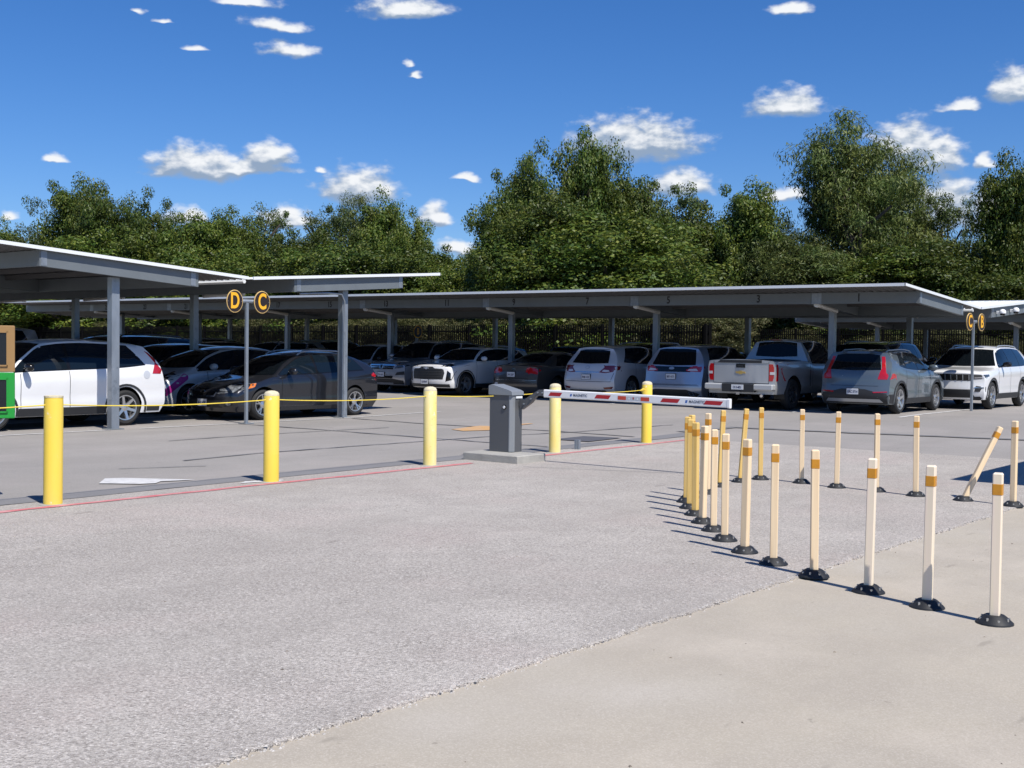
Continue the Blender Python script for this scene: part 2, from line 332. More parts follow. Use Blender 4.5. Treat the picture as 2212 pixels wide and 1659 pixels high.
for k in range(1500):
    x = 1.8+rng.random()**1.3*11; i = int(np.searchsorted(xs, x)); y = ye[min(i, len(xs)-1)]+rng.normal(.012, .022); s = .003+rng.random()**2*.007
    z = .004 if y > ye[min(i, len(xs)-1)] else -.009
    q = [(x+s*rng.normal(1, .3)*a, y+s*rng.normal(1, .3)*c, z+s*.8*d) for a, c, d in ((-1, 0, 0), (0, -1, 0), (1, 0, 0), (0, 1, 0), (0, 0, 1))]
    j = len(gl_.v); gl_.v += q; gl_.f += [(j, j+1, j+4), (j+1, j+2, j+4), (j+2, j+3, j+4), (j+3, j, j+4)]; gl_.m += [0]*4
tag(gl_.obj('loose_gravel', mat('edge_stones', (.55, .52, .48), .9, var=.5, vscale=60)), kind='stuff')

def strip(name, pts, w, m, z=.008, wob=.0, kind='structure', seg=.25):
    P = []
    for (x0, y0), (x1, y1) in zip(pts[:-1], pts[1:]):
        n = max(1, int(math.hypot(x1-x0, y1-y0)/seg))
        P += [(x0+(x1-x0)*t/n, y0+(y1-y0)*t/n) for t in range(n)]
    P.append(pts[-1]); b = MB()
    for i, (x, y) in enumerate(P):
        a, c = P[max(0, i-1)], P[min(len(P)-1, i+1)]; d = Vector((c[0]-a[0], c[1]-a[1])).normalized(); n = Vector((-d.y, d.x))
        o1, o2 = w/2*(1+random.uniform(-wob, wob)), w/2*(1+random.uniform(-wob, wob)); x += n.x*random.uniform(-wob, wob)*w*.4; y += n.y*random.uniform(-wob, wob)*w*.4
        b.v += [(x-n.x*o1, y-n.y*o1, gz(x)+z), (x+n.x*o2, y+n.y*o2, gz(x)+z)]
    b.f = [(2*i, 2*i+2, 2*i+3, 2*i+1) for i in range(len(P)-1)]; b.m = [0]*len(b.f)
    return tag(b.obj(name, m), kind=kind)
strip('asphalt_trench_patch', [(-30, 10.87), (11, 10.87), (12.2, 10.83), (19.5, 10.9)], .42, patch_m, .008, .06)
strip('red_paint_line', [(-20, 10.26), (5.5, 10.24), (8.1, 10.235), (12.1, 10.2)], .10, red_p, .009, .25)
strip('red_paint_line', [(13.3, 10.2), (14.5, 10.2), (16.5, 10.22), (19, 10.28)], .10, red_p, .009, .25)
strip('white_stall_line', [(2, 18.7), (12.1, 18.72)], .09, white_p, .008, .12); strip('white_stall_line', [(12.7, 18.72), (17.9, 18.72), (21.0, 18.72)], .09, white_p, .008, .12)
for Y in (21.45, 24.1, 26.75, 29.4): strip('white_stall_line', [(9.8, Y), (20.8, Y)], .1, white_p, .008, .1)
for k in range(14): strip('white_stall_line', [(26.6, 9.62+2.65*k), (36.9, 9.62+2.65*k)], .1, white_p, .008, .1)
strip('crack_seal_line', [(9.58, 13.12), (11.0, 13.3), (12.26, 13.27), (16.1, 13.1), (17.63, 12.83), (21, 12.3)], .055, seal_m, .009, .5)
strip('crack_seal_line', [(14.9, 18.6), (14.97, 16.26), (15.0, 12.3), (15.05, 11.1)], .07, seal_m, .0095, .5)
strip('crack_seal_line', [(11.4, 16.0), (13.23, 16.12), (16.38, 15.92)], .05, seal_m, .009, .5)
strip('crack_seal_line', [(17.9, 18.5), (17.75, 16.43), (17.93, 14.5), (18.05, 13.07), (17.96, 11.3)], .1, mat('old_sealant', (.16, .155, .15), .8), .009, .4)
strip('crack_seal_line', [(19.5, 11.2), (21.21, 11.03), (21.47, 8.94), (22.07, 5.7), (22.5, 2)], .26, mat('old_joint', (.2, .195, .19), .85, var=.3, vscale=3), .012, .25)
strip('crack_seal_line', [(8.4, 12.8), (9.36, 12.35)], .035, seal_m, .009, .5)
strip('crack_seal_line', [(13.1, 7.2), (12.6, 8.4), (12.2, 9.4)], .012, seal_m, .009, .8)
def poly(name, pts, m, z=.010): 
    b = MB(); b.quad(*[(x, y, gz(x)+z) for x, y in pts]); return tag(b.obj(name, m), kind='structure')
poly('white_arrow_marking', [(7.66, 11.96), (7.84, 11.86), (8.1, 11.45), (8.3, 11.15), (8.12, 11.2), (7.93, 11.28), (7.78, 11.16), (7.62, 11.22), (7.45, 11.45), (7.34, 11.58)][::-1], white_p)
poly('white_arrow_marking', [(8.43, 10.5), (8.95, 10.36), (8.99, 10.44), (8.6, 10.62)], white_p)
poly('orange_arrow_marking', [(16.88, 14.75), (18.1, 15.05), (18.2, 14.72), (19.3, 14.75), (19.3, 14.6), (18.1, 14.5), (17.3, 14.09), (16.7, 14.3)][::-1], org_p)
poly('asphalt_repair_patch', [(16.32, 11.92), (17.32, 11.98), (17.5, 11.28), (16.35, 11.2)][::-1], mat('fresh_patch', (.09, .09, .1), .8), .0125)

db = MB()
for k in range(230):                                       # grit, leaf bits and crumbs on the paving
    x, y = rng.uniform(2, 20), rng.uniform(.4, 10.2); y = y if k % 3 else rng.uniform(.3, 3.4)
    s = rng.uniform(.004, .013); z = .0045 if y > 3.5 else -.0085; a = rng.uniform(0, 3.1); ca, sa = math.cos(a)*s, math.sin(a)*s; e = rng.uniform(.3, .8); j = len(db.v)
    db.v += [(x+ca, y+sa, z), (x-sa*e, y+ca*e, z), (x-ca, y-sa, z), (x+sa*e, y-ca*e, z), (x, y, z+s*.5)]
    db.f += [(j, j+1, j+4), (j+1, j+2, j+4), (j+2, j+3, j+4), (j+3, j, j+4)]; db.m += [0]*4
tag(db.obj('paving_debris', mat('dark_debris', (.07, .055, .045), .9, var=.6, vscale=2, col2=(.30, .26, .2))), kind='stuff')

# ------------------------------------------------------------------ carports
def roofz(off): return 2.87+(.073*off if off > 0 else -.060*off)
lights = []
def carport(label, XV, Y0, Y1, cols, zf, halves=(-1, 1), nums=None, cut=None):
    t = thing('carport', label, 'carport', (XV, Y0, 0), 0, 'steel carports over the parking rows')
    W = lambda x, y, z: (x-XV, y-Y0, z)
    for s in halves:
        # corrugated sheet: ribs run down the slope
        b = MB(); p = .2; n = int((Y1-Y0+.15)/p); e0, e1 = .06, 5.6
        prof = []
        for i in range(n):
            y = Y0-.15+i*p; prof += [(y, 0), (y+.11, 0), (y+.13, .038), (y+.18, .038)]
        prof.append((Y0-.15+n*p, 0))
        for y, h in prof:
            for o in (e0, e1): b.v.append((s*o, y-Y0, roofz(s*o)+.012+h+zf(y)))
        b.f = [(2*i, 2*i+1, 2*i+3, 2*i+2) for i in range(len(prof)-1)]; b.m = [0]*len(b.f)
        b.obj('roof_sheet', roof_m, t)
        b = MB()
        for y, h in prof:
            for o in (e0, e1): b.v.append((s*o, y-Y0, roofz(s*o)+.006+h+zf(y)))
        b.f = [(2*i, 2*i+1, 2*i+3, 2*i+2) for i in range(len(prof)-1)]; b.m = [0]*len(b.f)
        b.obj('roof_shade_layer', roof_under, t)  # copy of the sheet just below it, dark to imitate under-roof shade
        b = MB()                                           # edge trims and valley gutter
        for (oa, ob, ya, yb, zt, zb) in ((5.58, 5.63, Y0-.18, Y1+.1, .062, -.005),):
            for ya_, yb_ in zip(np.arange(ya, yb, 6), list(np.arange(ya, yb, 6)[1:])+[yb]):
                z = roofz(s*5.6); A, B_ = sorted((s*oa, s*ob)); i = len(b.v)
                for yy in (ya_, yb_):
                    for xx, zz in ((A, zb), (B_, zb), (B_, zt), (A, zt)): b.v.append((xx, yy-Y0, z+zz+zf(yy)))
                b.f += [(i, i+1, i+5, i+4), (i+1, i+2, i+6, i+5), (i+2, i+3, i+7, i+6), (i+3, i, i+4, i+7), (i+3, i+2, i+1, i), (i+4, i+5, i+6, i+7)]; b.m += [0]*6
        b.obj('edge_trim', trim_m, t)
        b = MB(); ya = Y0-.19
        for yy in (ya,):
            i = len(b.v)
            for o in (e0, 5.63):
                for dy, dz in ((0, -.002), (.03, -.002), (.03, .058), (0, .058)): b.v.append((s*o, yy+dy-Y0, roofz(s*o)+dz+zf(Y0)))
            b.f += [(i, i+1, i+5, i+4), (i+1, i+2, i+6, i+5), (i+2, i+3, i+7, i+6), (i+3, i, i+4, i+7), (i+3, i+2, i+1, i), (i+4, i+5, i+6, i+7)]; b.m += [0]*6
        b.obj('edge_trim', trim_m, t)
        # long beams
        for o in (1.25, 4.4):
            b = MB(); z = roofz(s*o)-.0; x = s*o; N = 8
            for k in range(N):
                ya, yb = Y0+(Y1-Y0)*k/N, Y0+(Y1-Y0)*(k+1)/N; i = len(b.v)
                for yy in (ya, yb):
                    for xx, zz in ((x-.05, -.27), (x+.05, -.27), (x+.05, 0), (x-.05, 0)): b.v.append((xx, yy-Y0, z+zz+zf(yy)))
                b.f += [(i, i+1, i+5, i+4), (i+1, i+2, i+6, i+5), (i+2, i+3, i+7, i+6), (i+3, i, i+4, i+7)]; b.m += [0]*4
            b.quad((x-.05, 0, z-.27+zf(Y0)), (x+.05, 0, z-.27+zf(Y0)), (x+.05, 0, z+zf(Y0)), (x-.05, 0, z+zf(Y0)))
            b.obj('long_beam', steel_beam, t)
        for o in (2.05, 2.8, 3.55):                         # purlins under the sheet
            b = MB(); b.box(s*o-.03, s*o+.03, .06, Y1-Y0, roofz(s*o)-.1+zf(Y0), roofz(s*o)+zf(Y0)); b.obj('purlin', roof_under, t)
        # cross beams: one at the end and one over each column
        for k, yc in enumerate([Y0]+[c for c in cols if c > Y0+.5]+[Y1]):
            a, c = (1.3, 4.35) if k else (1.2, 4.45); b = MB(); i = 0
            y1, y2 = (yc-.07, yc+.07) if k else (yc-.1, yc-.0005)
            for yy in (y1, y2):
                for o, top in ((a, 0), (c, 0), (c, 1), (a, 1)): b.v.append((s*o, yy-Y0, roofz(s*o)-(0 if top else .27)-(.003 if k else -.003)*(1 if top else -1)+zf(yc)))
            b.f = [(0, 1, 2, 3), (7, 6, 5, 4), (0, 4, 5, 1), (1, 5, 6, 2), (2, 6, 7, 3), (3, 7, 4, 0)]; b.m = [0]*6
            b.obj('cross_beam', steel_beam, t)
        for yc in cols:
            xc = s*2.85; b = MB(); zt = roofz(s*2.85)-.27+zf(yc)+.004
            b.box(xc-.08, xc+.08, yc-Y0-.08, yc-Y0+.08, gz(XV)-.05, zt, bev=.012); co = b.obj('column', steel, t)
            b = MB(); b.box(xc-.14, xc+.14, yc-Y0-.14, yc-Y0+.14, gz(XV)-.05, gz(XV)+.006+.014, bev=.004); b.obj('base_plate', steel_beam, co)
            if yc > Y0+1:                          # tube light on an arm to the aisle side
                lights.append((XV+s*3.0, XV+s*4.2, yc-.16, roofz(s*4)-.36+zf(yc), s))
    b = MB(); b.tube([(0, .02, roofz(0)-.03+zf(Y0)), (0, Y1-Y0, roofz(0)-.03+zf(Y1))], .04, 6); b.obj('valley_gutter', trim_m, t)
    for s in halves:                                     # welded end plates and splice plates, a little lighter
        for o in (1.32, 4.37):
            b = MB(); z = roofz(s*o)+zf(Y0); x = s*o; b.box(x-.055, x+.055, -.106, -.0985, z-.262, z-.006); b.obj('end_plate', plate_m, t)
    if nums:
        for yc in cols:
            b = MB(); z = roofz(-4.4)+zf(yc-.9); b.box(-4.456, -4.449, yc-Y0-.38, yc-Y0-.12, z-.268, z-.004); b.obj('splice_plate', plate_m, t)
            b = MB(); z = roofz(-4.4)+zf(yc-.9); b.box(-4.453, -4.4485, yc-Y0-.115, yc-Y0-.105, z-.268, z-.004); b.obj('beam_seam', black, t)
    if nums:
        for n, y in nums:
            link('stall_number', text_mesh(str(n), .27, num_m, .001, .007, .8), t, (-4.4-.0535, y-Y0, roofz(-4.4)-.135+zf(y)), frame_rot((0, -1, 0), (0, 0, 1)))
    return t
z_left = lambda y: 0.0
z_far = lambda y: -.10+.0046*(y-9.6)
cp1 = carport('steel carport at the left with two sunlit columns beside the D C sign', 15.12, 18.72, 52, [18.9+5.3*k for k in range(7)], z_left)
nums = [(2*k+1, 10.97+2.65*k) for k in range(14)]
cp2 = carport('long steel carport on the right with stall numbers on its front beam', 31.9, 9.6, 49, [12.3+5.3*k for k in range(7)], z_far, nums=nums)
cp3 = carport('grey carport farthest right, seen in shadow beyond the long numbered one', 48.9, 9.6, 20.4, [12.3, 17.6], z_far, halves=(-1, 1))
b = MB(); pts = [(2.73, .0, .05), (2.73, 0, 2.2), (2.71, -.01, 2.55), (2.6, -.03, 2.7), (2.2, -.045, 2.71), (1.4, -.045, 2.66)]; b.tube(pts, .022, 8)
b.obj('conduit_pipe', steel, cp1, smooth=40)
tube_m = mat('tube_light_housing', (.62, .60, .55), .4)
for i, (xa, xb, y, z, s) in enumerate(lights):
    t = thing('tube_light', 'pale tube light on an arm at the top of a carport column', 'light fixture', (xa, y, z), 0, 'tube lights under the carports')
    b = MB(); b.tube([(0, 0, -.02), ((xb-xa), 0, .1)], .055, 8); b.obj('housing', tube_m, t, smooth=40)
    b = MB(); b.tube([((xb-xa)*.97, 0, .097), ((xb-xa)*1.05, 0, .107)], .07, 8); b.obj('end_cap', trim_m, t, smooth=40)

# ------------------------------------------------------------------ fence
fence_m = mat('black_fence_paint', (.004, .004, .004), .9, spec=.1)
def fence(label, x0, y0, x1, y1, zb, H, along_post=2.44):
    L_ = math.hypot(x1-x0, y1-y0); ang = math.atan2(y1-y0, x1-x0)
    t = thing('picket_fence', label, 'fence', (x0, y0, zb), ang, 'black metal fences behind the lot')
    b = MB()
    for i in range(int(L_/.12)): x = i*.12; b.box(x-.021, x+.021, -.021, .021, .05, H)
    tag(b.obj('picket', fence_m, t), kind='stuff')
    for z in (.18, H-.28): b = MB(); b.box(0, L_, -.028, .028, z-.028, z+.028); b.obj('rail', fence_m, t)
    pm = MB(); pm.box(-.06, .06, -.06, .06, -.1, H+.05, bev=.01); me = pm.mesh('post', fence_m)
    for i in range(int(L_/along_post)+1): link('post', me, t, (i*along_post, 0, 0))
fence('long black picket fence behind the numbered carport', 41, 22.6, 41, 76, .12, 2.5)
fence('black picket fence at the right, set farther back behind the white car', 60.5, -4, 60.5, 36, .12, 2.75)
fence('short black picket fence running back between the two long ones', 41.2, 22.5, 60.3, 35.9, .12, 2.5)

# ------------------------------------------------------------------ aisle letter signs
sign_black = mat('sign_black', (.022, .012, .01), .4); sign_yel = mat('sign_yellow', (.85, .43, .02), .4); sign_rim = mat('sign_rim', (.62, .42, .16), .5)
def aisle_sign(label, x, y, z0, letters, hs, fa, group='aisle letter signs on grey posts'):
    t = thing('aisle_sign', label, 'sign', (x, y, z0), 0, group); CA, SA = math.cos(R(-11)), math.sin(R(-11))
    b = MB(); b.box(-.03, .03, -.03, .03, -.03, hs, bev=.008); b.obj('post', steel, t)
    b = MB(); b.box(-.11, .11, -.11, .11, -.02, .018); b.obj('base_plate', steel, t)
    b = MB(); b.tube([(-.14*CA, -.14*SA, hs+.02), (.14*CA, .14*SA, hs+.02)], .042, 10); b.obj('cross_bar', steel, t, smooth=40)
    for k, ch in enumerate(letters):
        cx = 0; sg = (-1, 1)[k]
        b = MB(); b.lathe([(.001, -.075), (.235, -.075), (.24, -.07), (.24, -.055), (.001, -.055)], 36, 'y'); d = b.obj('sign_disc', sign_rim, t, smooth=40, loc=(sg*.30*CA, sg*.30*SA, hs+.01), rot=(0, 0, R(-11))); d.scale = (.74, 1, .94)
        b = MB(); b.lathe([(.001, -.0775), (.222, -.0775), (.222, -.076), (.001, -.076)], 36, 'y'); b.obj('disc_face', sign_black, d)
        link('letter', text_mesh(ch, .46, sign_yel, .002, .012, .78), d, (0, -.081, 0), frame_rot((1, 0, 0), (0, 0, 1)))
        b = MB()
        for sx_ in (-1, 1): b.lathe([(.001, -.081), (.007, -.08), (.007, -.077)], 8, 'y', (sx_*.195, 0, 0))
        b.obj('bolt', steel, d)
aisle_sign('round black signs lettered D and C in yellow on a grey post', 15.07, 18.6, 0, 'DC', 2.42, 97)
aisle_sign('round black signs lettered C and B in yellow beside the white car at the right', 31.05, 9.35, .10, 'CB', 2.30, 85)
t = thing('aisle_sign', 'small black and yellow sign lettered B under the numbered carport', 'sign', (34.9, 32.4, .12), 0, 'aisle letter signs on grey posts')
b = MB(); b.box(-.04, .04, -.04, .04, 0, 2.1); b.obj('post', steel, t)
b = MB(); b.lathe([(.001, -.06), (.26, -.06), (.26, -.045), (.001, -.045)], 28, 'y', (0, 0, 2.1)); b.obj('sign_disc', sign_yel, t)
b = MB(); b.lathe([(.001, -.065), (.22, -.065), (.22, -.061), (.001, -.061)], 28, 'y', (0, 0, 2.1)); b.obj('disc_face', sign_black, t)
link('letter', text_mesh('B', .34, sign_yel, .002, .01, .66), t, (0, -.07, 2.1), frame_rot((1, 0, 0), (0, 0, 1)))

# two cameras on the end beam of the far carport
for k, x in enumerate((33.55, 34.85)):
    t = thing('security_camera', ('left', 'right')[k]+' white dome camera on the end beam above the white car', 'camera', (x, 9.44, roofz(x-31.9)-.16+z_far(9.6)), 0, 'white cameras on the carport beam')
    b = MB(); b.box(-.05, .05, -.04, .05, -.03, .05, bev=.01); b.obj('bracket', trim_m, t)
    b = MB(); b.lathe([(.001, .1), (.05, .09), (.085, .05), (.09, 0), (.085, -.02)], 16, 'z', (0, -.11, 0)); b.obj('housing', mat('camera_white', (.85, .85, .84), .3), t, smooth=50)
    b = MB(); b.lathe([(.075, -.02), (.06, -.07), (.001, -.095)], 16, 'z', (0, -.11, 0)); b.obj('dome', blackgl, t, smooth=50)

# ------------------------------------------------------------------ yellow bollards and rope
BX = [6.1, 8.79, 11.48, 14.28, 16.9]; BL = ['yellow bollard with a flat top, nearest and leftmost, beside the green panel', 'domed yellow bollard in front of the dark grey hatchback wheel', 'faded yellow bollard just left of the barrier gate cabinet', 'paint-worn pale yellow bollard behind the root of the barrier arm', 'yellow bollard farthest right with the rope tied to its side']
bh = 1.045
for i, x in enumerate(BX):
    t = thing('bollard', BL[i], 'bollard', (x, 10.4, 0), random.uniform(0, 6), 'yellow bollards along the red line')
    t.rotation_euler = (random.uniform(-.006, .006), random.uniform(-.006, .006), t.rotation_euler[2])
    b = MB(); rr = .088
    b.lathe([(rr, -.02), (rr, bh-.06), (rr-.002, bh-.055 if i else bh-.01)], 32); b.obj('pipe', yel_f if i in (2, 3) else yel_b, t, smooth=40)
    b = MB(); prof = [(rr-.001, bh-.056), (rr-.004, bh-.03), (rr-.02, bh-.012), (rr-.05, bh), (.001, bh+.004)] if i else [(rr+.001, bh-.012), (rr+.001, bh+.004), (rr-.03, bh+.008), (.001, bh+.006)]
    b.lathe(prof, 32); b.obj('concrete_cap', cap_m, t, smooth=50)
    b = MB(); b.lathe([(.135, -.02), (.128, .008), (rr, .012)], 24); b.obj('footing', conc, t)
rope_m = mat('yellow_rope', (.80, .60, .07), .6)
b = MB(); pts = []
hts = [.965, .945, .925, .925, .905]; anch = [(3.2, 10.4, .98)]+[(x, 10.4, h) for x, h in zip(BX, hts)]
for (a, c) in zip(anch[:-1], anch[1:]):
    for k in range(12):
        f = k/12; pts.append((a[0]+(c[0]-a[0])*f, 10.4, a[2]+(c[2]-a[2])*f-.035*4*f*(1-f)))
pts.append((BX[4]-.1, 10.4, .905)); b.tube(pts, .0065, 6)
b.tube([(BX[4]-.11, 10.37, .905), (BX[4]-.18, 10.37, .925), (BX[4]-.2, 10.4, .9), (BX[4]-.16, 10.43, .885), (BX[4]-.1, 10.42, .9)], .009, 6)
tag(b.obj('rope', rope_m, smooth=60), 'thin yellow rope strung through the tops of the bollards', 'rope')
b = MB(); b.box(-.035, .035, -.02, .02, 0, .15); b.box(-.02, .035, -.05, -.02, 0, .15)
tag(b.obj('post_stub', steel, loc=(15.0, 10.5, .004)), 'short cut-off metal post stub between two bollards', 'post stub')

# ------------------------------------------------------------------ barrier gate
gm = mat('gate_cabinet_grey', (.105, .108, .112), .42, .2); gl2 = mat('gate_light_grey', (.25, .265, .275), .4, .2); alu = mat('white_boom', (.80, .80, .79), .35)
b = MB(); b.box(-.32, .32, -.5, .47, -.02, .112, bev=.012)
tag(b.obj('concrete_base', conc, loc=(12.76, 10.18, 0)), 'low concrete block under the barrier gate cabinet', 'concrete base')
G = thing('barrier_gate', 'grey barrier gate cabinet with its striped arm lowered across the lane', 'barrier gate', (12.93, 10.28, .112))
# cabinet footprint, chamfered front corner towards the camera
x0, x1, y0, y1 = -.125, .115, -.2, .19
b = MB(); b.prism([(x0, y1), (x0, y0+.035), (x0+.03, y0), (x1, y0), (x1, y1)], 'z', 0, .80); b.obj('cabinet', gm, G)
b = MB(); b.prism([(x0-.004, y0+.045), (x0-.004, y0+.03), (x0+.03, y0-.005), (x0+.075, y0-.005), (x0+.07, y0+.004), (x0+.032, y0+.002), (x0+.002, y0+.034)], 'z', .01, .795); b.obj('corner_strip', gl2, G)
b = MB(); b.prism([(y0-.02, .80), (y1+.012, .80), (y1+.012, .925), (y1-.04, .945), (y0+.04, .872), (y0-.012, .85)], 'x', x0-.015, x1+.015)
b.obj('lid', gl2, G)
b = MB(); b.lathe([(.001, -.012), (.03, -.012), (.034, -.008), (.034, 0)], 20, 'x', (x0, .0-.075, .63)); lk = b.obj('lock', blackgl, G, smooth=40)
b = MB(); b.lathe([(.001, -.016), (.019, -.016), (.021, -.012)], 16, 'x', (x0, -.075, .63)); b.obj('lock_face', trim_m, lk)
b = MB(); b.box(x0+.09, x1-.01, y0-.012, y0, .755, .785); b.obj('vent', trim_m, G)
# hub and bracket, pivot on the lane side
b = MB(); b.prism([(y0-.0, .66), (y0-.06, .60), (y0-.22, .70), (y0-.31, .80), (y0-.54, .80), (y0-.54, .885), (y0-.35, .885), (y0-.2, .80), (y0-.1, .74), (y0-.02, .74)], 'x', .03, .085)
br = b.obj('arm_bracket', gm, G)
b = MB()
for yy, zz in ((-.1, .68), (-.22, .755), (-.34, .845), (-.42, .845)): b.lathe([(.001, -.018), (.012, -.016), (.012, 0)], 8, 'x', (.03, y0+yy, zz))
b.obj('bolt', steel, br)
# arm: hollow white profile along -y
ya, yb = y0-.50, 6.77-10.28; prof = [(-.018, -.054), (.018, -.054), (.026, -.042), (.026, .042), (.018, .054), (-.018, .054), (-.026, .042), (-.026, -.042)]
dz = (.88-.94); b = MB(); i = 0
for y, z in ((ya, .842), (yb, .812)):
    for px, pz in prof: b.v.append((.06-.085+px, y, z+pz))
b.f = [tuple(range(8))[::-1], tuple(range(8, 16))]+[(k, (k+1) % 8, 8+(k+1) % 8, 8+k) for k in range(8)]; b.m = [0]*10
arm = b.obj('arm', alu, G)
armz = lambda y: .842+(y-ya)/(yb-ya)*(.812-.842)
xf = .06-.085-.026
redm = mat('reflective_red', (.42, .012, .02), .35); redo = mat('reflective_orange_red', (.55, .06, .03), .35); gr = mat('stripe_grey', (.5, .52, .54), .4); mag = mat('lettering_grey', (.10, .12, .16), .5); blu = mat('lettering_blue', (.05, .14, .42), .5)
AL = abs(yb-ya)
def armq(name, f0, f1, h0, h1, m, sk=0, pr=.0012, par=None):
    yA, yB = ya-f0*AL, ya-f1*AL; b = MB(); X = xf-pr
    b.v = [(X, yA+sk, armz(yA)+h0), (X, yB+sk, armz(yB)+h0), (X, yB-sk, armz(yB)+h1), (X, yA-sk, armz(yA)+h1)]
    b.v += [(xf+.001, v[1], v[2]) for v in b.v]
    b.f = [(0, 1, 2, 3), (7, 6, 5, 4), (0, 4, 5, 1), (1, 5, 6, 2), (2, 6, 7, 3), (3, 7, 4, 0)]; b.m = [0]*6
    return b.obj(name, m, par or arm)
for f0, f1 in ((.035, .105), (.305, .385), (.665, .755), (.885, .97)): armq('red_stripe', f0, f1, -.028, .022, redm, .018)
armq('sticker_panel', .43, .60, -.028, .022, gr)
armq('red_panel', .43, .475, -.028, .022, redo, pr=.0022); armq('red_panel', .555, .60, -.028, .022, redo, pr=.0022)
for f, c in ((.17, 'MAGNETIC'), (.80, 'MAGNETIC')):
    y = ya-(f+.047)*AL; tm = text_mesh(c, .048, mag, .0006, .0006, .95)
    link('lettering', tm, arm, (xf-.0018, y, armz(y)-.002), frame_rot((0, -1, 0), (0, 0, 1)))
    armq('logo_bar', f-.012, f-.002, -.020, .014, blu, .004)
for f in (.492, .538):
    y = ya-f*AL; b = MB(); b.quad((xf-.0025, y+.016, armz(y)-.018), (xf-.0025, y-.016, armz(y)-.018), (xf-.0025, y, armz(y)+.012)); b.obj('warning_triangle', trim_m, arm)
b = MB(); y = ya-.515*AL; b.quad((xf-.0025, y+.006, armz(y)-.018), (xf-.0025, y-.006, armz(y)-.018), (xf-.0025, y-.012, armz(y)+.012), (xf-.0025, y+.012, armz(y)+.012)); b.obj('hand_symbol', redm, arm)
b = MB(); b.prism([(px*1.15, pz*1.1) for px, pz in prof], 'y', yb-.02, yb+.012)
b.v = [(v[0]+.06-.085, v[1], v[2]+armz(yb)) for v in b.v]; b.obj('end_cap', alu, arm)

# ------------------------------------------------------------------ lane display panels at the left edge
P_ = thing('lane_display', 'brown framed and green framed black display panels at the left edge', 'display sign', (5.97, 11.0, 0))
brn = mat('brown_frame', (.34, .20, .075), .5, var=.15, vscale=2); grn = mat('green_frame', (.012, .28, .035), .45)
scr = mat('dark_screen', (.008, .01, .013), .25)
for nm, z0, z1, fm in (('upper_panel', 1.265, 1.72, brn), ('lower_panel', .81, 1.26, grn)):
    b = MB(); b.box(-1.0, .125, -.05, .05, z0, z1, bev=.006); o = b.obj(nm, fm, P_)
    b = MB(); b.box(-.93, .05, -.054, -.045, z0+.07, z1-.07); b.obj('screen', scr, o)
    b = MB()
    for a in ((-.95, .062, z1-.07, z1-.056), (-.95, .062, z0+.056, z0+.07)): b.box(a[0], a[1], -.064, -.05, a[2], a[3])
    b.box(.05, .062, -.064, -.05, z0+.056, z1-.056); b.obj('screen_bezel', fm, o)
b = MB(); b.box(-.55, -.47, .05, .13, 0, 1.7); b.obj('post', steel, P_)
P_.rotation_euler = (0, 0, R(-38+8))
P_.location = (5.93, 11.05, 0)

# ------------------------------------------------------------------ invented booth out of frame on the right, added to throw the right-edge shadow
K = thing('shadow_booth', 'unseen flat-roofed stand-in booth, added to cast the right-edge shadow', 'booth', (16.0, 1.3, 0))
b = MB(); b.box(-1.75, 1.75, -1.9, 1.6, 2.55, 2.75, bev=.02); b.obj('roof', roof_m, K)
b = MB(); b.box(-1.1, 1.1, -1.3, .9, .0, .98, bev=.01); b.obj('wall', alu, K)
b = MB(); b.box(-1.1, 1.1, -1.3, .9, 2.2, 2.548, bev=.01); b.obj('header', alu, K)
b = MB(); b.box(-1.06, 1.06, -1.26, .86, .98, 2.2); b.obj('window', blackgl, K)

# ------------------------------------------------------------------ wooden guide posts
wood = mat('pale_wood_post', (.86, .68, .44), .6, var=.1, vscale=3.2, col2=(.76, .56, .34), stretch=(9, 9, .55), detail=8, wear=[(.60, .42, .22), (.35, .27, .2)], wscale=4.5, wamt=.64)
woody = mat('yellowed_wood_post', (.75, .53, .20), .6, var=.1, vscale=3.2, col2=(.70, .44, .10), stretch=(9, 9, .6), detail=8)
woodp = mat('pinkish_painted_post', (.84, .70, .56), .55, var=.06, vscale=3, col2=(.80, .70, .50), stretch=(9, 9, .5), detail=6, wear=[(.62, .44, .22), (.35, .28, .22)], wscale=5, wamt=.65)
band = mat('amber_reflector', (.60, .27, .02), .32, var=.18, vscale=30, col2=(.50, .21, .015))
def post_base():
    b = MB(); n = 16; prof = [(.107, 0), (.104, .01), (.064, .046), (.054, .052), (.038, .052)]
    b.lathe(prof, n, rot=PI/n); return b.mesh('rubber_base', black, smooth=25)
pb = post_base()
bo = MB()
for k in range(8):
    a = PI/4*k+PI/8; r = .08; bo.lathe([(.001, .05), (.007, .048), (.0075, .02)] if k % 2 else [(.001, .043), (.008, .042), (.009, .02)], 8, 'z', (r*math.cos(a), r*math.sin(a), -.008 if k % 2 else -.008))
pbo = bo.mesh('base_bolt', mat('bolt_metal', (.5, .5, .48), .3, .8))
bh2 = MB()
for k in range(4):
    a = PI/2*k+PI/4-.5; bh2.lathe([(.001, .002), (.014, 0), (.015, -.004)], 10, 'x', (0, 0, 0))
PH = .88; hw = .0275
pmesh = {}
for nm, m in (('pale', wood), ('yellow', woody), ('pink', woodp)):
    b = MB(); b.box(-hw, hw, -hw, hw, .03, PH, bev=.008); pmesh[nm] = b.mesh('post', m)
b = MB(); b.box(-hw-.0015, hw+.0015, -hw-.0015, hw+.0015, PH-.135, PH-.058, bev=.008); bandm = b.mesh('reflector_band', band)
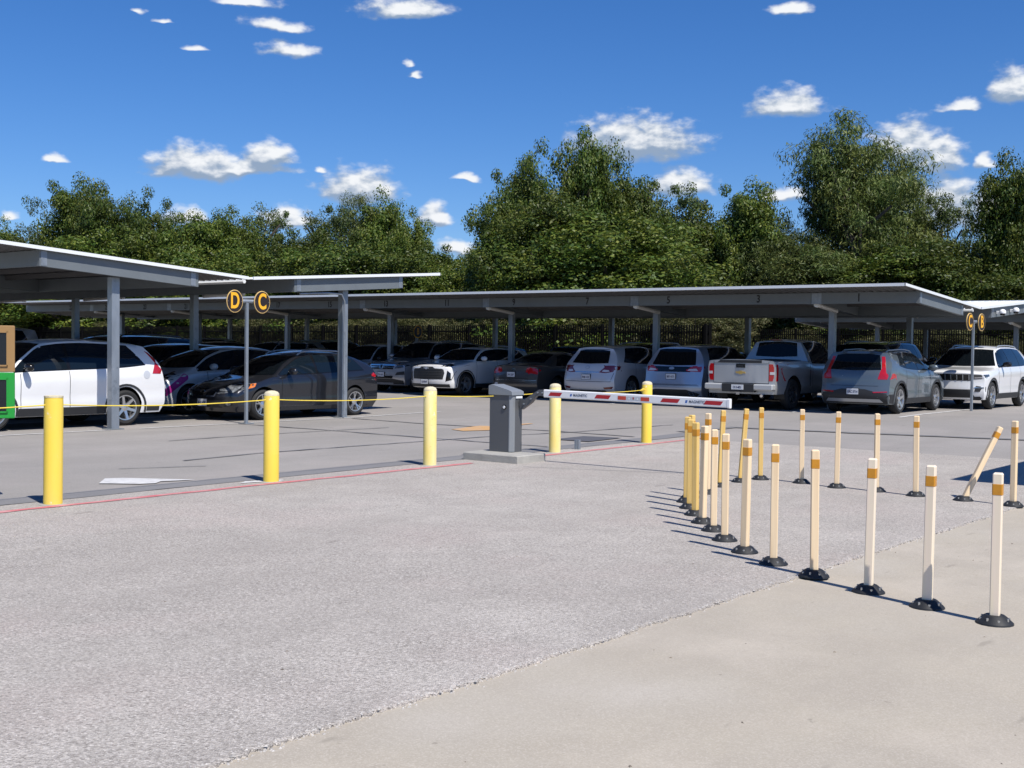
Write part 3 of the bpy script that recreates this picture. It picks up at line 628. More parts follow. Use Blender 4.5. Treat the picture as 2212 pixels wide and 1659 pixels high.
POSTS = [(7.08, 1.97, 'pink', 'wooden front row post nearest the camera, at the right end'), (7.25, 2.42, 'pink', 'pinkish front row post, second from the right end'), (7.45, 2.87, 'pink', 'front row post, third from the right end'),
 (7.66, 3.34, 'pale', 'front row post standing where the gravel lane meets the slab'), (7.9, 3.76, 'pale', 'front row post on the lane just left of the slab edge'), (8.21, 4.15, 'pale', 'front row post sixth from the right, clear of its neighbours'),
 (8.62, 4.54, 'pale', 'front row post at the right side of the tight cluster'), (9.02, 4.86, 'pale', 'cluster post second from its right side'), (9.37, 5.16, 'pale', 'cluster post third from its right side'), (9.77, 5.46, 'yellow', 'yellowed cluster post fourth from its right side'), (10.16, 5.74, 'yellow', 'leftmost yellow post of the cluster, base nearly hidden'),
 (13.08, 6.42, 'yellow', 'upright yellow post at the far corner of the post loop'), (12.65, 6.47, 'yellow', 'yellow far post leaning slightly right beside the corner'), (12.05, 6.42, 'yellow', 'deep yellow far post just left of the leaning one'), (11.35, 6.2, 'pale', 'far post peeking over the cluster, right one'), (10.9, 6.15, 'yellow', 'yellow far post peeking over the cluster, middle one'), (10.55, 6.0, 'yellow', 'far post peeking over the cluster, left one'),
 (13.07, 5.88, 'pale', 'back row post in front of the dark grey car shadow'), (12.92, 5.38, 'pale', 'back row post second along from the far corner'), (12.89, 4.9, 'pale', 'back row post whose base is hidden behind a front post'), (12.79, 4.42, 'pale', 'back row post in the middle of the right half'),
 (12.75, 3.9, 'pale', 'broken back row post leaning sharply to the right'), (12.66, 3.37, 'pale', 'back row post in front of the triangular shadow at the right edge')]
for i, (x, y, c, lb_) in enumerate(POSTS):
    t = thing('guide_post', lb_, 'guide post', (x, y, -.009 if y < 3.3 else .004), random.uniform(-.15, .5), 'wooden guide posts around the lane end')
    t.rotation_euler[2] = {0: .15, 1: .1, 2: .2}.get(i, random.uniform(-.25, .6))
    link('rubber_base', pb, t); tag(link('base_bolt', pbo, t), kind='stuff')
    p = link('post', pmesh[c], t); link('reflector_band', bandm, p)
    p.rotation_euler = (random.uniform(-.012, .012), random.uniform(-.012, .012), 0)
    w = t.matrix_basis.to_3x3().inverted()
    if i == 21:
        d = w @ (RT*.50+F0*.05); p.rotation_euler = (0, 0, 0); p.rotation_euler = Vector((d.x, d.y, 1)).to_track_quat('Z', 'Y').to_euler(); p.location = w @ (RT*.0)
    if i == 12: d = w @ (RT*.07); p.rotation_euler = Vector((d.x, d.y, 1)).to_track_quat('Z', 'Y').to_euler()
    if i == 13: d = w @ (RT*.03); p.rotation_euler = Vector((d.x, d.y, 1)).to_track_quat('Z', 'Y').to_euler()
# ================================================================== vehicles
def paint(name, col, metal=.3, rough=.32): return mat(name, col, rough, metal, coat=1, var=.05, vscale=1.5)
glass = mat('car_glass', (.004, .006, .008), .045, 0, spec=.26)
glass_b = mat('side_glass', (.006, .011, .017), .05, 0, spec=.38)
tyre_m = mat('tyre', (.018, .018, .018), .8); rim_m = mat('alloy_rim', (.56, .57, .58), .28, .85); rim_d = mat('dark_rim', (.03, .03, .032), .4, .3)
clad = mat('black_cladding', (.022, .023, .025), .6); chrome = mat('chrome_trim', (.72, .73, .74), .14, 1)
lens = mat('headlight_lens', (.34, .36, .38), .1, .25, coat=1, var=.9, vscale=14, col2=(.04, .045, .05)); lens_d = mat('headlight_dark', (.05, .055, .06), .08, 0, coat=1)
red_l = mat('tail_light_red', (.42, .008, .012), .12, 0, coat=1); red_d = mat('tail_light_dark_red', (.16, .006, .010), .15, 0, coat=1); amber = mat('indicator_amber', (.62, .16, .02), .2, 0, coat=1); clear_l = mat('lamp_clear', (.62, .60, .60), .12, .1, coat=1)
plate_w = mat('plate_white', (.62, .64, .66), .5); plate_t = mat('plate_text', (.03, .03, .08), .5); gap = mat('panel_gap', (.008, .008, .009), .8)
silver = mat('silver_trim', (.42, .44, .46), .3, .5); badge = mat('badge_silver', (.58, .59, .60), .4, .1); gold = mat('gold_badge', (.62, .42, .13), .3, .6); magenta = mat('magenta_sticker', (.40, .02, .22), .5)

def interp(pts):
    xs, ys = zip(*pts)
    xs, ys = np.array(xs, float), np.array(ys, float)
    def fn(s):                                            # smooth (monotone cubic) through the points
        s = min(max(s, xs[0]), xs[-1]); i = min(int(np.searchsorted(xs, s, 'right'))-1, len(xs)-2); i = max(i, 0)
        h = xs[i+1]-xs[i]; t = (s-xs[i])/h
        def sl(j):
            if j <= 0 or j >= len(xs)-1: jj = 0 if j <= 0 else len(xs)-2; return (ys[jj+1]-ys[jj])/(xs[jj+1]-xs[jj])
            a, b = (ys[j]-ys[j-1])/(xs[j]-xs[j-1]), (ys[j+1]-ys[j])/(xs[j+1]-xs[j]); return 0 if a*b <= 0 else 2*a*b/(a+b)
        m0, m1 = sl(i)*h, sl(i+1)*h
        return ys[i]*(2*t**3-3*t*t+1)+m0*(t**3-2*t*t+t)+ys[i+1]*(-2*t**3+3*t*t)+m1*(t**3-t*t)
    return fn

class Car:
    """s = distance back from the nose, y = left, z = up; object origin on the ground amidships"""
    def __init__(c, key, S):
        c.S = S; c.L, c.W = S['L'], S['W']; c.top = interp(S['top']); c.belt = interp(S['belt']); c.rh = S.get('roofhw', .58)
        c.nose = interp(S['nose']); c.tail = interp(S['tail']); c.sill = S.get('sill', .2); c.Rw = S.get('R', .34); c.Ra = c.Rw+S.get('archgap', .055)
        c.nl, c.tl = S.get('nl', .75), S.get('tl', 1.1); c.kn, c.kt = S.get('kn', .2), S.get('kt', .1)
        c.belt0 = S.get('roofref', None)
    def hw(c, s):
        w = c.W/2; L = c.L
        if s < .9: w *= 1-.05*((.9-s)/.9)**2
        if L-s < .9: w *= 1-.045*((.9-(L-s))/.9)**2
        return w
    def ring(c, s, zb):
        """half ring bottom -> centre top"""
        hw = c.hw(s); zt = c.top(s); zs = min(c.belt(s), zt-.035); zr = max(zs+.012, zt-.05); P = []
        f = min(1, max(0, (zr-zs-.03)/.42)); wr = hw*.925*(1-f)+(c.rh+.0)*f
        nlow = 12
        for i in range(nlow+1):
            t = i/nlow; z = zb+(zs-zb)*t; h = (z-c.sill)/max(.1, (zs-c.sill))
            g = 1-.045*max(0, (.28-h)/.28)**1.5-.012*math.exp(-((h-.42)/.13)**2)-.035*max(0, (h-.80)/.20)**1.7+.004*math.exp(-((h-.78)/.05)**2)
            P.append((hw*g, z))
        y0 = P[-1][0]-.006
        ng = 6
        for i in range(1, ng+1):
            t = i/ng; bulge = .05*f*math.sin(PI*t)*.7
            P.append((y0+(wr-y0)*t+bulge, zs+(zr-zs)*t))
        nt = 7
        cr_ = zt-zr
        for i in range(1, nt+1):
            t = i/nt; P.append((wr*(1-t), zr+cr_*(1-(1-t)**2.2)))
        return P
    def deform(c, s, y, z):
        L = c.L; ny = min(1, abs(y)/(c.W/2))
        if s < c.nl: w = ((c.nl-s)/c.nl)**2; s = s+w*(c.nose(z)+c.kn*ny**2.6)
        if L-s < c.tl: w = ((c.tl-(L-s))/c.tl)**2; s = s-w*(c.tail(z)+c.kt*ny**3)
        return s, y, z
    def build_body(c):
        L = c.L; st = list(np.linspace(0, L, 46))
        for xw in (c.S['wf'], c.S['wr']):
            st += [xw-c.Ra*math.cos(a) for a in np.linspace(0, PI, 15)]+[xw-c.Ra-.004, xw+c.Ra+.004]
        st = sorted(st); out = [st[0]]
        for x in st[1:]:
            if x-out[-1] > .0025: out.append(x)
        rings = []
        for s in out:
            zb = c.sill
            for xw in (c.S['wf'], c.S['wr']):
                if abs(s-xw) <= c.Ra+1e-6: zb = max(zb, c.Rw+math.sqrt(max(0, c.Ra**2-(s-xw)**2)))
            rings.append(c.ring(s, zb))
        n = len(rings[0]); V = []; Fc = []
        for s, rg in zip(out, rings):
            full = [(y, z) for y, z in rg]+[(-y, z) for y, z in rg[-2::-1]]
            V += [c.deform(s, y, z) for y, z in full]
        m = 2*n-1
        for i in range(len(out)-1):
            for j in range(m-1): Fc.append((i*m+j, i*m+j+1, (i+1)*m+j+1, (i+1)*m+j))
        # end caps: the top row of the cap reuses the ring's own top points
        for end in (0, len(out)-1):
            base = end*m; s = out[end]; nside = 19; rg = rings[end]; nt = 7
            rows = []
            for j in range(nside):
                y0, z0 = rg[j]; row = [base+j]
                for k in range(1, 2*nt):
                    y = y0*(1-k/nt); zz = z0
                    V.append(c.deform(s, y, zz)); row.append(len(V)-1)
                row.append(base+m-1-j)
                if j == nside-1: row = [base+nside-1+k for k in range(2*nt+1)]
                rows.append(row)
            for a, b_ in zip(rows[:-1], rows[1:]):
                for k in range(2*nt):
                    q = (a[k], a[k+1], b_[k+1], b_[k]); Fc.append(q if end == 0 else q[::-1])
        V = [(L/2-s, y, z) for s, y, z in V]
        c.V, c.F = V, Fc
        c.bvh = BVHTree.FromPolygons([Vector(v) for v in V], Fc)
    def hit(c, o, d):
        h = c.bvh.ray_cast(Vector(o), Vector(d))
        if h[0] is None: h = c.bvh.find_nearest(Vector(o)+Vector(d)*max(0.0, (Vector(o).length-.2)))
        return h[0], h[1]
    def patch(c, name, polys, m, parent, off=.004, res=.07, skirt=.012, smooth=50, mats=None):
        """polys: list of (points2d, direction) ; direction 'L','R' (s,z), 'F','B' (y,z), 'T' (s,y)"""
        b = MB()
        for poly_, dr in polys:
            p2 = [Vector((a, q)) for a, q in poly_]
            xs = [p.x for p in p2]; ys = [p.y for p in p2]; x0, x1, y0, y1 = min(xs), max(xs), min(ys), max(ys)
            edge = []
            for i, p in enumerate(p2):
                q = p2[(i+1) % len(p2)]; k = max(1, int((q-p).length/res)); edge += [p.lerp(q, t/k) for t in range(k)]
            inner = []
            nx, ny = int((x1-x0)/res), int((y1-y0)/res)
            for i in range(1, nx+1):
                for j in range(1, ny+1): inner.append(Vector((x0+(x1-x0)*i/(nx+1), y0+(y1-y0)*j/(ny+1))))
            inner = [p for p in inner if inside(p, p2) and min((p-e).length for e in edge) > res*.35]
            ne_ = len(edge)
            vs, _, fs, *_r = delaunay_2d_cdt(edge+inner, [], [list(range(ne_))], 1, 1e-5)
            W = []
            for v in vs:
                if dr in 'LR':
                    sg = 1 if dr == 'L' else -1; o = (c.L/2-v.x, sg*3, v.y); d = Vector((0, -sg, 0))
                elif dr in 'FB':
                    sg = 1 if dr == 'F' else -1; o = (sg*5, v.x, v.y); d = Vector((-sg, 0, 0))
                else: o = (c.L/2-v.x, v.y, 4); d = Vector((0, 0, -1))
                o = Vector(o); o.y += .0013*(dr in 'FBT'); o.z += .0007
                def cast():
                    a_, n_ = c.bvh.ray_cast(o, d)[:2]
                    if a_ is None or (dr in 'LR' and abs(a_.y) < .27*c.W) or (dr in 'FB' and abs(a_.x) < c.L/2-1.9 and name not in ('windscreen', 'rear_window')): return None, None
                    return a_, n_
                h, nn = cast()
                for _k in range(40):
                    if h is not None: break
                    if dr in 'LR': o.x *= .985
                    elif dr in 'FB': o.y *= .975
                    else: o.x *= .985; o.y *= .98
                    h, nn = cast()
                if h is None: h, nn = c.hit(o, d)
                if nn.dot(d) > 0: nn = -nn
                W.append((h+(nn*.5-d*.5).normalized()*off, d))
            i0 = len(b.v); b.v += [tuple(w[0]) for w in W]
            ref = W[0][1]
            for f in fs: b.f.append(tuple(i0+k for k in f)); b.m.append(0)
            if skirt:
                cnt = {}
                for f in fs:
                    for k in range(len(f)): a, q = f[k], f[(k+1) % len(f)]; cnt[(min(a, q), max(a, q))] = cnt.get((min(a, q), max(a, q)), 0)+1
                mp = {}
                for (a, q), n in cnt.items():
                    if n == 1:
                        for t in (a, q):
                            if t not in mp: mp[t] = len(b.v); b.v.append(tuple(W[t][0]+W[t][1]*skirt))
                        b.f.append((i0+a, i0+q, mp[q], mp[a])); b.m.append(0)
        return b.obj(name, m, parent, smooth=smooth)
    def P(c, s, z, side='L'):
        sg = 1 if side == 'L' else -1; return c.hit((c.L/2-s, sg*3, z), (0, -sg, 0))
def inside(p, poly_):
    r = False; n = len(poly_); j = n-1
    for i in range(n):
        a, b = poly_[i], poly_[j]
        if (a.y > p.y) != (b.y > p.y) and p.x < (b.x-a.x)*(p.y-a.y)/(b.y-a.y)+a.x: r = not r
        j = i
    return r

_wm = {}
def wheel_meshes(Rw, style, w=.215):
    k = (Rw, style)
    if k in _wm: return _wm[k]
    rr = Rw*.68 if style != 'truck' else Rw*.58
    b = MB(); h = w/2
    b.lathe([(rr, -h+.01), (rr+.03, -h), (Rw-.05, -h-.004), (Rw-.015, -h+.02), (Rw, -h+.05), (Rw, h-.05), (Rw-.015, h-.02), (Rw-.05, h+.004), (rr+.03, h), (rr, h-.01), (rr-.01, 0), (rr, -h+.01)], 36, 'y', cap=False)
    ty = b.mesh('tyre', tyre_m, 35)
    b = MB()                                              # rim faces +y
    b.lathe([(rr+.004, h-.012), (rr+.006, h-.002), (rr-.012, h-.004), (rr-.02, h-.03), (rr-.025, -h+.03)], 36, 'y', cap=False)
    dk = MB(); dk.lathe([(rr-.024, -.02), (.001, -.02)], 24, 'y', cap=False)
    n, wd, tw = {'five': (5, .085, .045), 'ten': (5, .03, .03), 'six': (6, .07, .04), 'split': (5, .032, .02), 'truck': (6, .075, .05), 'steel': (8, .085, .07)}[style]
    for i in range(n):
        a0 = 2*PI*i/n+.3
        for off in ((0,) if style in ('five', 'six', 'truck', 'steel') else (-.085, .085)):
            p = []
            for r, ww, yy in ((.04, wd, h-.035), (rr*.55, wd*.62+tw*.2, h-.022), (rr-.01, tw*1.25, h-.008)):
                a = a0+off*(1.0 if r > .05 else .0)*(r/rr)*2.2
                ca, sa = math.cos(a), math.sin(a)
                for sgn in (-1, 1): p.append((r*ca-sgn*ww/2*sa, yy, r*sa+sgn*ww/2*ca))
            i0 = len(b.v); b.v += p+[(q[0], q[1]-.035, q[2]) for q in p]
            b.f += [(i0, i0+1, i0+3, i0+2), (i0+2, i0+3, i0+5, i0+4), (i0+6, i0, i0+2, i0+8), (i0+8, i0+2, i0+4, i0+10), (i0+1, i0+7, i0+9, i0+3), (i0+3, i0+9, i0+11, i0+5)]; b.m += [0]*6
    b.lathe([(.001, h-.018), (.03, h-.018), (.045, h-.026), (.075, h-.036), (.075, h-.08)], 16, 'y', cap=False)
    rm = b.mesh('rim', rim_m if style != 'truck' else mat('dark_alloy', (.10, .10, .105), .35, .7), 40)
    dm = dk.mesh('brake_disc', rim_d)
    _wm[k] = (ty, rm, dm); return _wm[k]

def make_car(key, S, pm, label='', cat='car', detail=1):
    c = Car(key, S); c.build_body(); L = c.L; g = S
    t = thing(S.get('name', 'parked_car'), label, cat)
    b = MB(); b.v = c.V; b.f = c.F; b.m = [0]*len(c.F)
    me = bpy.data.meshes.new('body'); me.from_pydata(b.v, [], b.f); me.materials.append(pm)
    bm = bmesh.new(); bm.from_mesh(me); bmesh.ops.remove_doubles(bm, verts=bm.verts, dist=.0012); bmesh.ops.recalc_face_normals(bm, faces=bm.faces); bm.to_mesh(me); bm.free()
    me.polygons.foreach_set('use_smooth', [True]*len(me.polygons)); me.set_sharp_from_angle(angle=R(42))
    body = link('body', me, t)
    # underside and wheel wells
    b = MB(); b.box(-L/2+.25, L/2-.3, -c.W/2+.22, c.W/2-.22, c.sill-.02, c.sill+.12); b.obj('underbody', black, t)
    b = MB()
    for xw in (g['wf'], g['wr']):
        for sg in (-1, 1):
            xc = L/2-xw; r = c.Ra+.006; yo, yi = sg*(c.W/2-.035), sg*(c.W/2-.34); n = 14; i0 = len(b.v)
            for k in range(n+1):
                a = PI*k/n*1.16-.08*PI
                for y in (yo, yi): b.v.append((xc+r*math.cos(a), y, c.Rw+r*math.sin(a)))
            b.f += [(i0+2*k, i0+2*k+1, i0+2*k+3, i0+2*k+2) for k in range(n)]; b.f.append(tuple(i0+2*k+1 for k in range(n+1))); b.m += [0]*(n+1)
    tag(b.obj('wheel_well', black, t), kind='stuff')
    ty, rm, dm = wheel_meshes(c.Rw, g.get('wheel', 'five'))
    for xw in (g['wf'], g['wr']):
        for sg in (-1, 1):
            w = thing_part('wheel', t, (L/2-xw, sg*(c.W/2-.125), c.Rw), 0 if sg > 0 else PI)
            for nm, m_ in (('tyre', ty), ('rim', rm), ('brake_disc', dm)): link(nm, m_, w)
    zr = lambda s: max(c.belt(s), c.top(s)-.05)
    # windscreen and rear glass, seen from front/back
    (s0, s1), wz = g['ws'], g.get('wsw', (.70, .53))
    z0, z1 = c.top(s0)+.015, c.top(s1)-.035
    hw0, hw1 = c.hw(s0)*.86, c.rh-.035
    c.patch('windscreen', [([(-hw0, z0), (-hw0*.5, z0-.02), (0, z0-.025), (hw0*.5, z0-.02), (hw0, z0), (hw1, z1-.02), (hw1*.5, z1), (0, z1+.005), (-hw1*.5, z1), (-hw1, z1-.02)], 'F')], glass, t, off=.009, res=.055)
    if 'rg' in g:
        w0, rz0, w1, rz1 = g['rg']
        c.patch('rear_window', [([(-w0, rz0+.01), (0, rz0-.012), (w0, rz0+.01), (w1, rz1-.025), (w1*.6, rz1), (-w1*.6, rz1), (-w1, rz1-.025)], 'B')], glass, t, off=.008, res=.06)
    # side glass: black surround, then panes
    def upper(s): return zr(s)-.045
    A, B, C_, D = g['win']                                # A pillar foot, B pillar, C pillar, end of glass
    lo = lambda s: c.belt(s)+.028
    a0 = A
    while upper(a0) < lo(a0)+.01 and a0 < B: a0 += .01
    def sidepoly(sa, sb, cut=None, ins=0, slope_a=0, slope_b=0):
        n = max(2, int((sb-sa)/.09)); lowp = [(sa+(sb-sa)*k/n, lo(sa+(sb-sa)*k/n)+ins) for k in range(n+1)]
        su0, su1 = sa+slope_a, sb+slope_b
        upp = [(su1+(su0-su1)*k/n, max(lo(su1+(su0-su1)*k/n)+ins+.012, upper(su1+(su0-su1)*k/n)-ins)) for k in range(n+1)]
        if upp[-1][1]-lowp[0][1] < .02: upp = upp[:-1]
        return lowp+upp
    for sd_ in 'LR':
        q = g.get('quarter')                              # custom end polygon (s,z)
        if detail:
            c.patch('window_surround', [(sidepoly(a0, D, 0, -.012, slope_b=g.get('dslope', -.25)), sd_)], blackgl if not g.get('chromewin') else silver, t, off=.003, res=.12)
        c.patch('side_window', [(sidepoly(a0+.03, B-.03, 0, .004, slope_b=.01), sd_)], glass_b, t, off=.0065, res=.12)
        c.patch('side_window', [(sidepoly(B+.03, C_-.02, 0, .004, slope_a=.02, slope_b=g.get('cslope', -.05)), sd_)], glass_b, t, off=.0065, res=.12)
        if D-C_ > .25: c.patch('quarter_window', [(sidepoly(C_+.02, D-.02, 0, .008, slope_a=g.get('cslope', -.05), slope_b=g.get('dslope', -.25)), sd_)], glass_b, t, off=.0065, res=.1)
        # door gaps
        if detail:
            for sx_, zt_ in ((g['wf']+c.Ra+.10, None), (B, None), (g.get('dr', C_-.1), None)):
                p = [(sx_-.005, c.sill+.12), (sx_+.005, c.sill+.12), (sx_+.005, lo(sx_)-.03), (sx_-.005, lo(sx_)-.03)]
                c.patch('door_gap', [(p, sd_)], gap, t, off=.004, res=.045, skirt=0)
            for sx_ in (B-.26, g.get('dr', C_-.1)-.2):
                h, n = c.P(sx_, lo(sx_)-.13, sd_); b = MB(); b.box(-.10, .10, -.014, .014, -.016, .016, bev=.008)
                b.obj('door_handle', g.get('handle', pm), t, loc=h+n*.018, smooth=50)
        # cladding
        if g.get('clad'):
            cw = g['clad']
            for xw in (g['wf'], g['wr']):
                n = 16; ou = [(xw-(c.Ra+cw)*math.cos(PI*k/n), c.Rw+(c.Ra+cw)*math.sin(PI*k/n)) for k in range(n+1)]; inn = [(xw-(c.Ra+.014)*math.cos(PI*k/n), c.Rw+(c.Ra+.014)*math.sin(PI*k/n)) for k in range(n+1)]
                b0 = c.sill+.01
                pl = [(ou[0][0], b0)]+ou+[(ou[-1][0], b0), (inn[-1][0], b0)]+inn[::-1]+[(inn[0][0], b0)]
                c.patch('arch_trim', [(pl, sd_)], clad, t, off=.012, res=.1)
        if g.get('clad') or g.get('sillclad'):
            sc_ = g.get('sillclad', .13); a, q = g['wf']+c.Ra+.06, g['wr']-c.Ra-.06
            c.patch('sill_trim', [([(a, c.sill+.005), (q, c.sill+.005), (q, c.sill+sc_), (a, c.sill+sc_)], sd_)], clad, t, off=.011, res=.2)
        # mirror
        sg = 1 if sd_ == 'L' else -1; ms = g.get('mirror', a0+.22); h, n = c.P(ms, lo(ms)+.0, sd_)
        b = MB(); b.lathe([(.001, -.10), (.05, -.09), (.082, -.04), (.09, .02), (.075, .08), (.04, .105), (.001, .112)], 14, 'y', (0, 0, 0))
        b.v = [(v[0]*.75+.012*v[2], v[1]*1.15, v[2]*.86) for v in b.v]
        mo = b.obj('door_mirror', g.get('mirmat', pm), t, loc=(h.x+.03, h.y+sg*.155, lo(ms)+.075), smooth=60)
        b = MB(); b.tube([(-.01, -sg*.15, -.04), (0, -sg*.06, -.05)], .024, 8); b.obj('mirror_arm', blackgl, mo, smooth=60)
        # roof rails
        if g.get('rails'):
            ra, rb, rm_ = g['rails']; pts = []
            for k in range(13):
                s = ra+(rb-ra)*k/12; hh = c.hit((L/2-s, sg*(c.rh-.03), 3), (0, 0, -1))[0]; pts.append((hh.x, hh.y, hh.z+(.045 if 0 < k < 12 else .0)))
            b = MB(); b.tube(pts, .018, 8); b.obj('roof_rail', rm_, t, smooth=50)
    for nm, pol, m_, off in g.get('patches', []):
        if nm == 'door_gap' and not detail: continue
        c.patch(nm, pol, m_, t, off=off, res=.09)
    for (txt, size, y, z, dr, m_, sx_, bold) in g.get('texts', []):
        sg = 1 if dr == 'F' else -1; h, n = c.hit((sg*5, y, z), (-sg, 0, 0))
        up = Vector((-sg*n.z/max(.2, n.x*sg)*0, 0, 1)); up = (Vector((0, 0, 1))-n*n.z).normalized()
        link('lettering', text_mesh(txt, size, m_, .0015, bold, sx_), t, h+n*.009, frame_rot((0, sg, 0), up))
    if 'plate' in g:
        for (dr, y, z, txt) in g['plate']:
            sg = 1 if dr == 'F' else -1; h, n = c.hit((sg*5, y, z), (-sg, 0, 0)); up = Vector((0, 0, 1)); xa = Vector((0, sg, 0))
            b = MB(); b.box(-.165, .165, -.085, .085, -.02, .004); fr = b.obj('plate_frame', clad, t, loc=h+Vector((sg*.015, 0, 0)), rot=frame_rot(xa, up))
            b = MB(); b.box(-.152, .152, -.074, .074, .0, .007); pl = b.obj('number_plate', plate_w, fr)
            link('lettering', text_mesh(txt, .085, plate_t, .0008, .002, .72), pl, (0, -.008, .0085))
    c.root = t; return c
def thing_part(name, parent, loc, rz):
    o = bpy.data.objects.new(name, None); COL.objects.link(o); o.parent = parent; o.location = loc; o.rotation_euler = (0, 0, rz); o.empty_display_size = .1; return o
def mirror_poly(p): return [(-a, b) for a, b in p][::-1]
def both(name, p, dr, m, off=.006): return [(name, [(p, dr)], m, off), (name, [(mirror_poly(p), dr)], m, off)]
def corner(name, back, side, m, off=.006, dr='B'):        # one lamp wrapping round a corner, left and right
    return [(name, [(back, dr), (side, 'L')], m, off), (name, [(mirror_poly(back), dr), (side, 'R')], m, off)]
def rect(x0, x1, y0, y1): return [(x0, y0), (x1, y0), (x1, y1), (x0, y1)]
def ell(cx, cy, a, b, n=18): return [(cx+a*math.cos(2*PI*k/n), cy+b*math.sin(2*PI*k/n)) for k in range(n)]
# ------------------------------------------------------------------ paints and models
white = paint('white_paint', (.78, .78, .77), 0, .3); shaded = paint('shaded_white_paint', (.58, .59, .61), .1, .3); silverp = paint('silver_paint', (.42, .43, .45), .55, .34)  # the duller white is white paint toned down for cars in shade
dgrey = paint('dark_grey_paint', (.020, .022, .029), .45, .3); bluegrey = paint('blue_grey_paint', (.125, .155, .175), .4, .3); taupe = paint('grey_taupe_paint', (.105, .10, .095), .5, .32)
iceblue = paint('pale_blue_silver_paint', (.40, .455, .54), .5, .3); blackp = paint('black_paint', (.012, .013, .016), .2, .25); navy = paint('navy_paint', (.015, .03, .085), .3, .25); bluep = paint('steel_blue_paint', (.06, .12, .22), .4, .3); redp = paint('dark_red_paint', (.16, .015, .02), .3, .3)
silver2 = paint('light_grey_paint', (.46, .47, .475), .45, .33)
def suv_top(H, hood, cowl_s, head_s, L, tailz, h0=None):
    return [(0, hood-.12), (.12, hood-.07), (.5, hood-.02), (cowl_s*.8, hood+.04), (cowl_s, hood+.075), (cowl_s+(head_s-cowl_s)*.5, (hood+.075+H-.06)/2+.035), (head_s, H-.055), (head_s+.5, H-.006), (L*.60, H), (L*.8, H-.035), (L, tailz)]
NOSE = [(.2, .10), (.35, .02), (.55, 0), (.75, .03), (.9, .10), (1.0, .16), (1.2, .2)]

# 1 compact white SUV seen from its left side
S_crv = dict(L=4.56, W=1.82, wf=.91, wr=3.53, R=.345, sill=.24, roofhw=.585, top=suv_top(1.65, .97, 1.12, 2.0, 4.56, 1.56), belt=[(0, .74), (.8, .93), (1.2, 1.0), (2.2, 1.045), (3.4, 1.085), (4.1, 1.15), (4.56, 1.2)],
  nose=NOSE, tail=[(.25, .12), (.45, .0), (.7, .0), (.98, .05), (1.15, .12), (1.35, .30), (1.5, .44), (1.66, .56)], tl=1.35, kt=.16, ws=(1.15, 1.98), win=(1.25, 2.36, 3.28, 3.98), dslope=-.28, cslope=-.02, dr=3.2, clad=.055, sillclad=.15, rg=(.62, 1.12, .5, 1.5),
  handle=shaded, mirmat=blackgl, wheel='six',
  patches=corner('tail_light', [(.64, .98), (.86, .98), (.86, 1.10), (.70, 1.30), (.60, 1.42), (.60, 1.3)], [(4.12, .99), (4.5, .98), (4.5, 1.12), (4.32, 1.33), (4.10, 1.46), (4.04, 1.42), (4.2, 1.2)], red_l)
   + [('fuel_cap', [(ell(3.99, .97, .075, .08), 'L')], shaded, .004), ('bumper_trim', [(rect(-.7, .7, .27, .42), 'B'), (rect(4.0, 4.3, .27, .36), 'L'), (rect(4.0, 4.3, .27, .36), 'R')], clad, .008)]
   + corner('headlight', [(.42, .72), (.8, .78), (.8, .90), (.5, .84)], [(.05, .76), (.62, .88), (.5, .93), (.1, .88)], lens, dr='F') + [('grille', [(rect(-.4, .4, .62, .8), 'F')], blackgl, .006)])
# 2 dark grey hatchback
S_imp = dict(L=4.46, W=1.77, wf=.92, wr=3.57, R=.325, sill=.19, roofhw=.55, top=[(0, .62), (.1, .68), (.5, .80), (1.0, .90), (1.12, .93), (1.6, 1.2), (2.1, 1.405), (2.6, 1.47), (3.2, 1.46), (3.8, 1.385), (4.46, 1.25)], belt=[(0, .60), (.8, .80), (1.2, .90), (2.2, .94), (3.4, .99), (4.46, 1.04)],
  nose=[(.2, .10), (.35, .02), (.5, 0), (.65, .04), (.8, .14), (1.0, .2)], kn=.28, tail=[(.2, .14), (.4, 0), (.7, .0), (.9, .04), (1.05, .13), (1.25, .42), (1.48, .66)], tl=1.45, kt=.2, ws=(1.14, 2.08), win=(1.15, 2.42, 3.36, 3.86), dslope=-.26, cslope=-.1, dr=3.3, sillclad=.08, rg=(.58, 1.0, .47, 1.28), rails=(2.1, 3.5, silver), wheel='split', mirror=1.62,
  patches=corner('headlight', [(.42, .56), (.86, .60), (.86, .74), (.62, .72), (.42, .64)], [(.08, .60), (.62, .68), (.72, .78), (.4, .76), (.08, .72)], lens, dr='F')
   + [('indicator', [([(.50, .665), (.66, .70), (.72, .775), (.6, .76)], 'L')], amber, .009), ('indicator', [([(.50, .665), (.66, .70), (.72, .775), (.6, .76)], 'R')], amber, .009)]
   + [('grille', [([(-.36, .50), (.36, .50), (.42, .60), (.34, .66), (-.34, .66), (-.42, .60)], 'F')], blackgl, .007), ('grille_trim', [([(-.42, .585), (-.36, .5), (.36, .5), (.42, .585), (.40, .60), (.345, .515), (-.345, .515), (-.40, .6)], 'F')], chrome, .012), ('emblem', [(ell(0, .6, .07, .035), 'F')], chrome, .016), ('lower_grille', [(rect(-.5, .5, .27, .42), 'F')], clad, .006)]
   + both('fog_lamp', [(.55, .29), (.76, .33), (.78, .42), (.6, .40)], 'F', clad) + both('fog_lens', ell(.66, .36, .05, .04), 'F', lens, .012)
   + corner('tail_light', [(.5, .80), (.85, .80), (.85, .95), (.55, .92)], [(4.08, .90), (4.46, .80), (4.46, .96), (4.15, .98)], red_l),
  plate=[('F', -.0, .37, 'BNX 4382')])
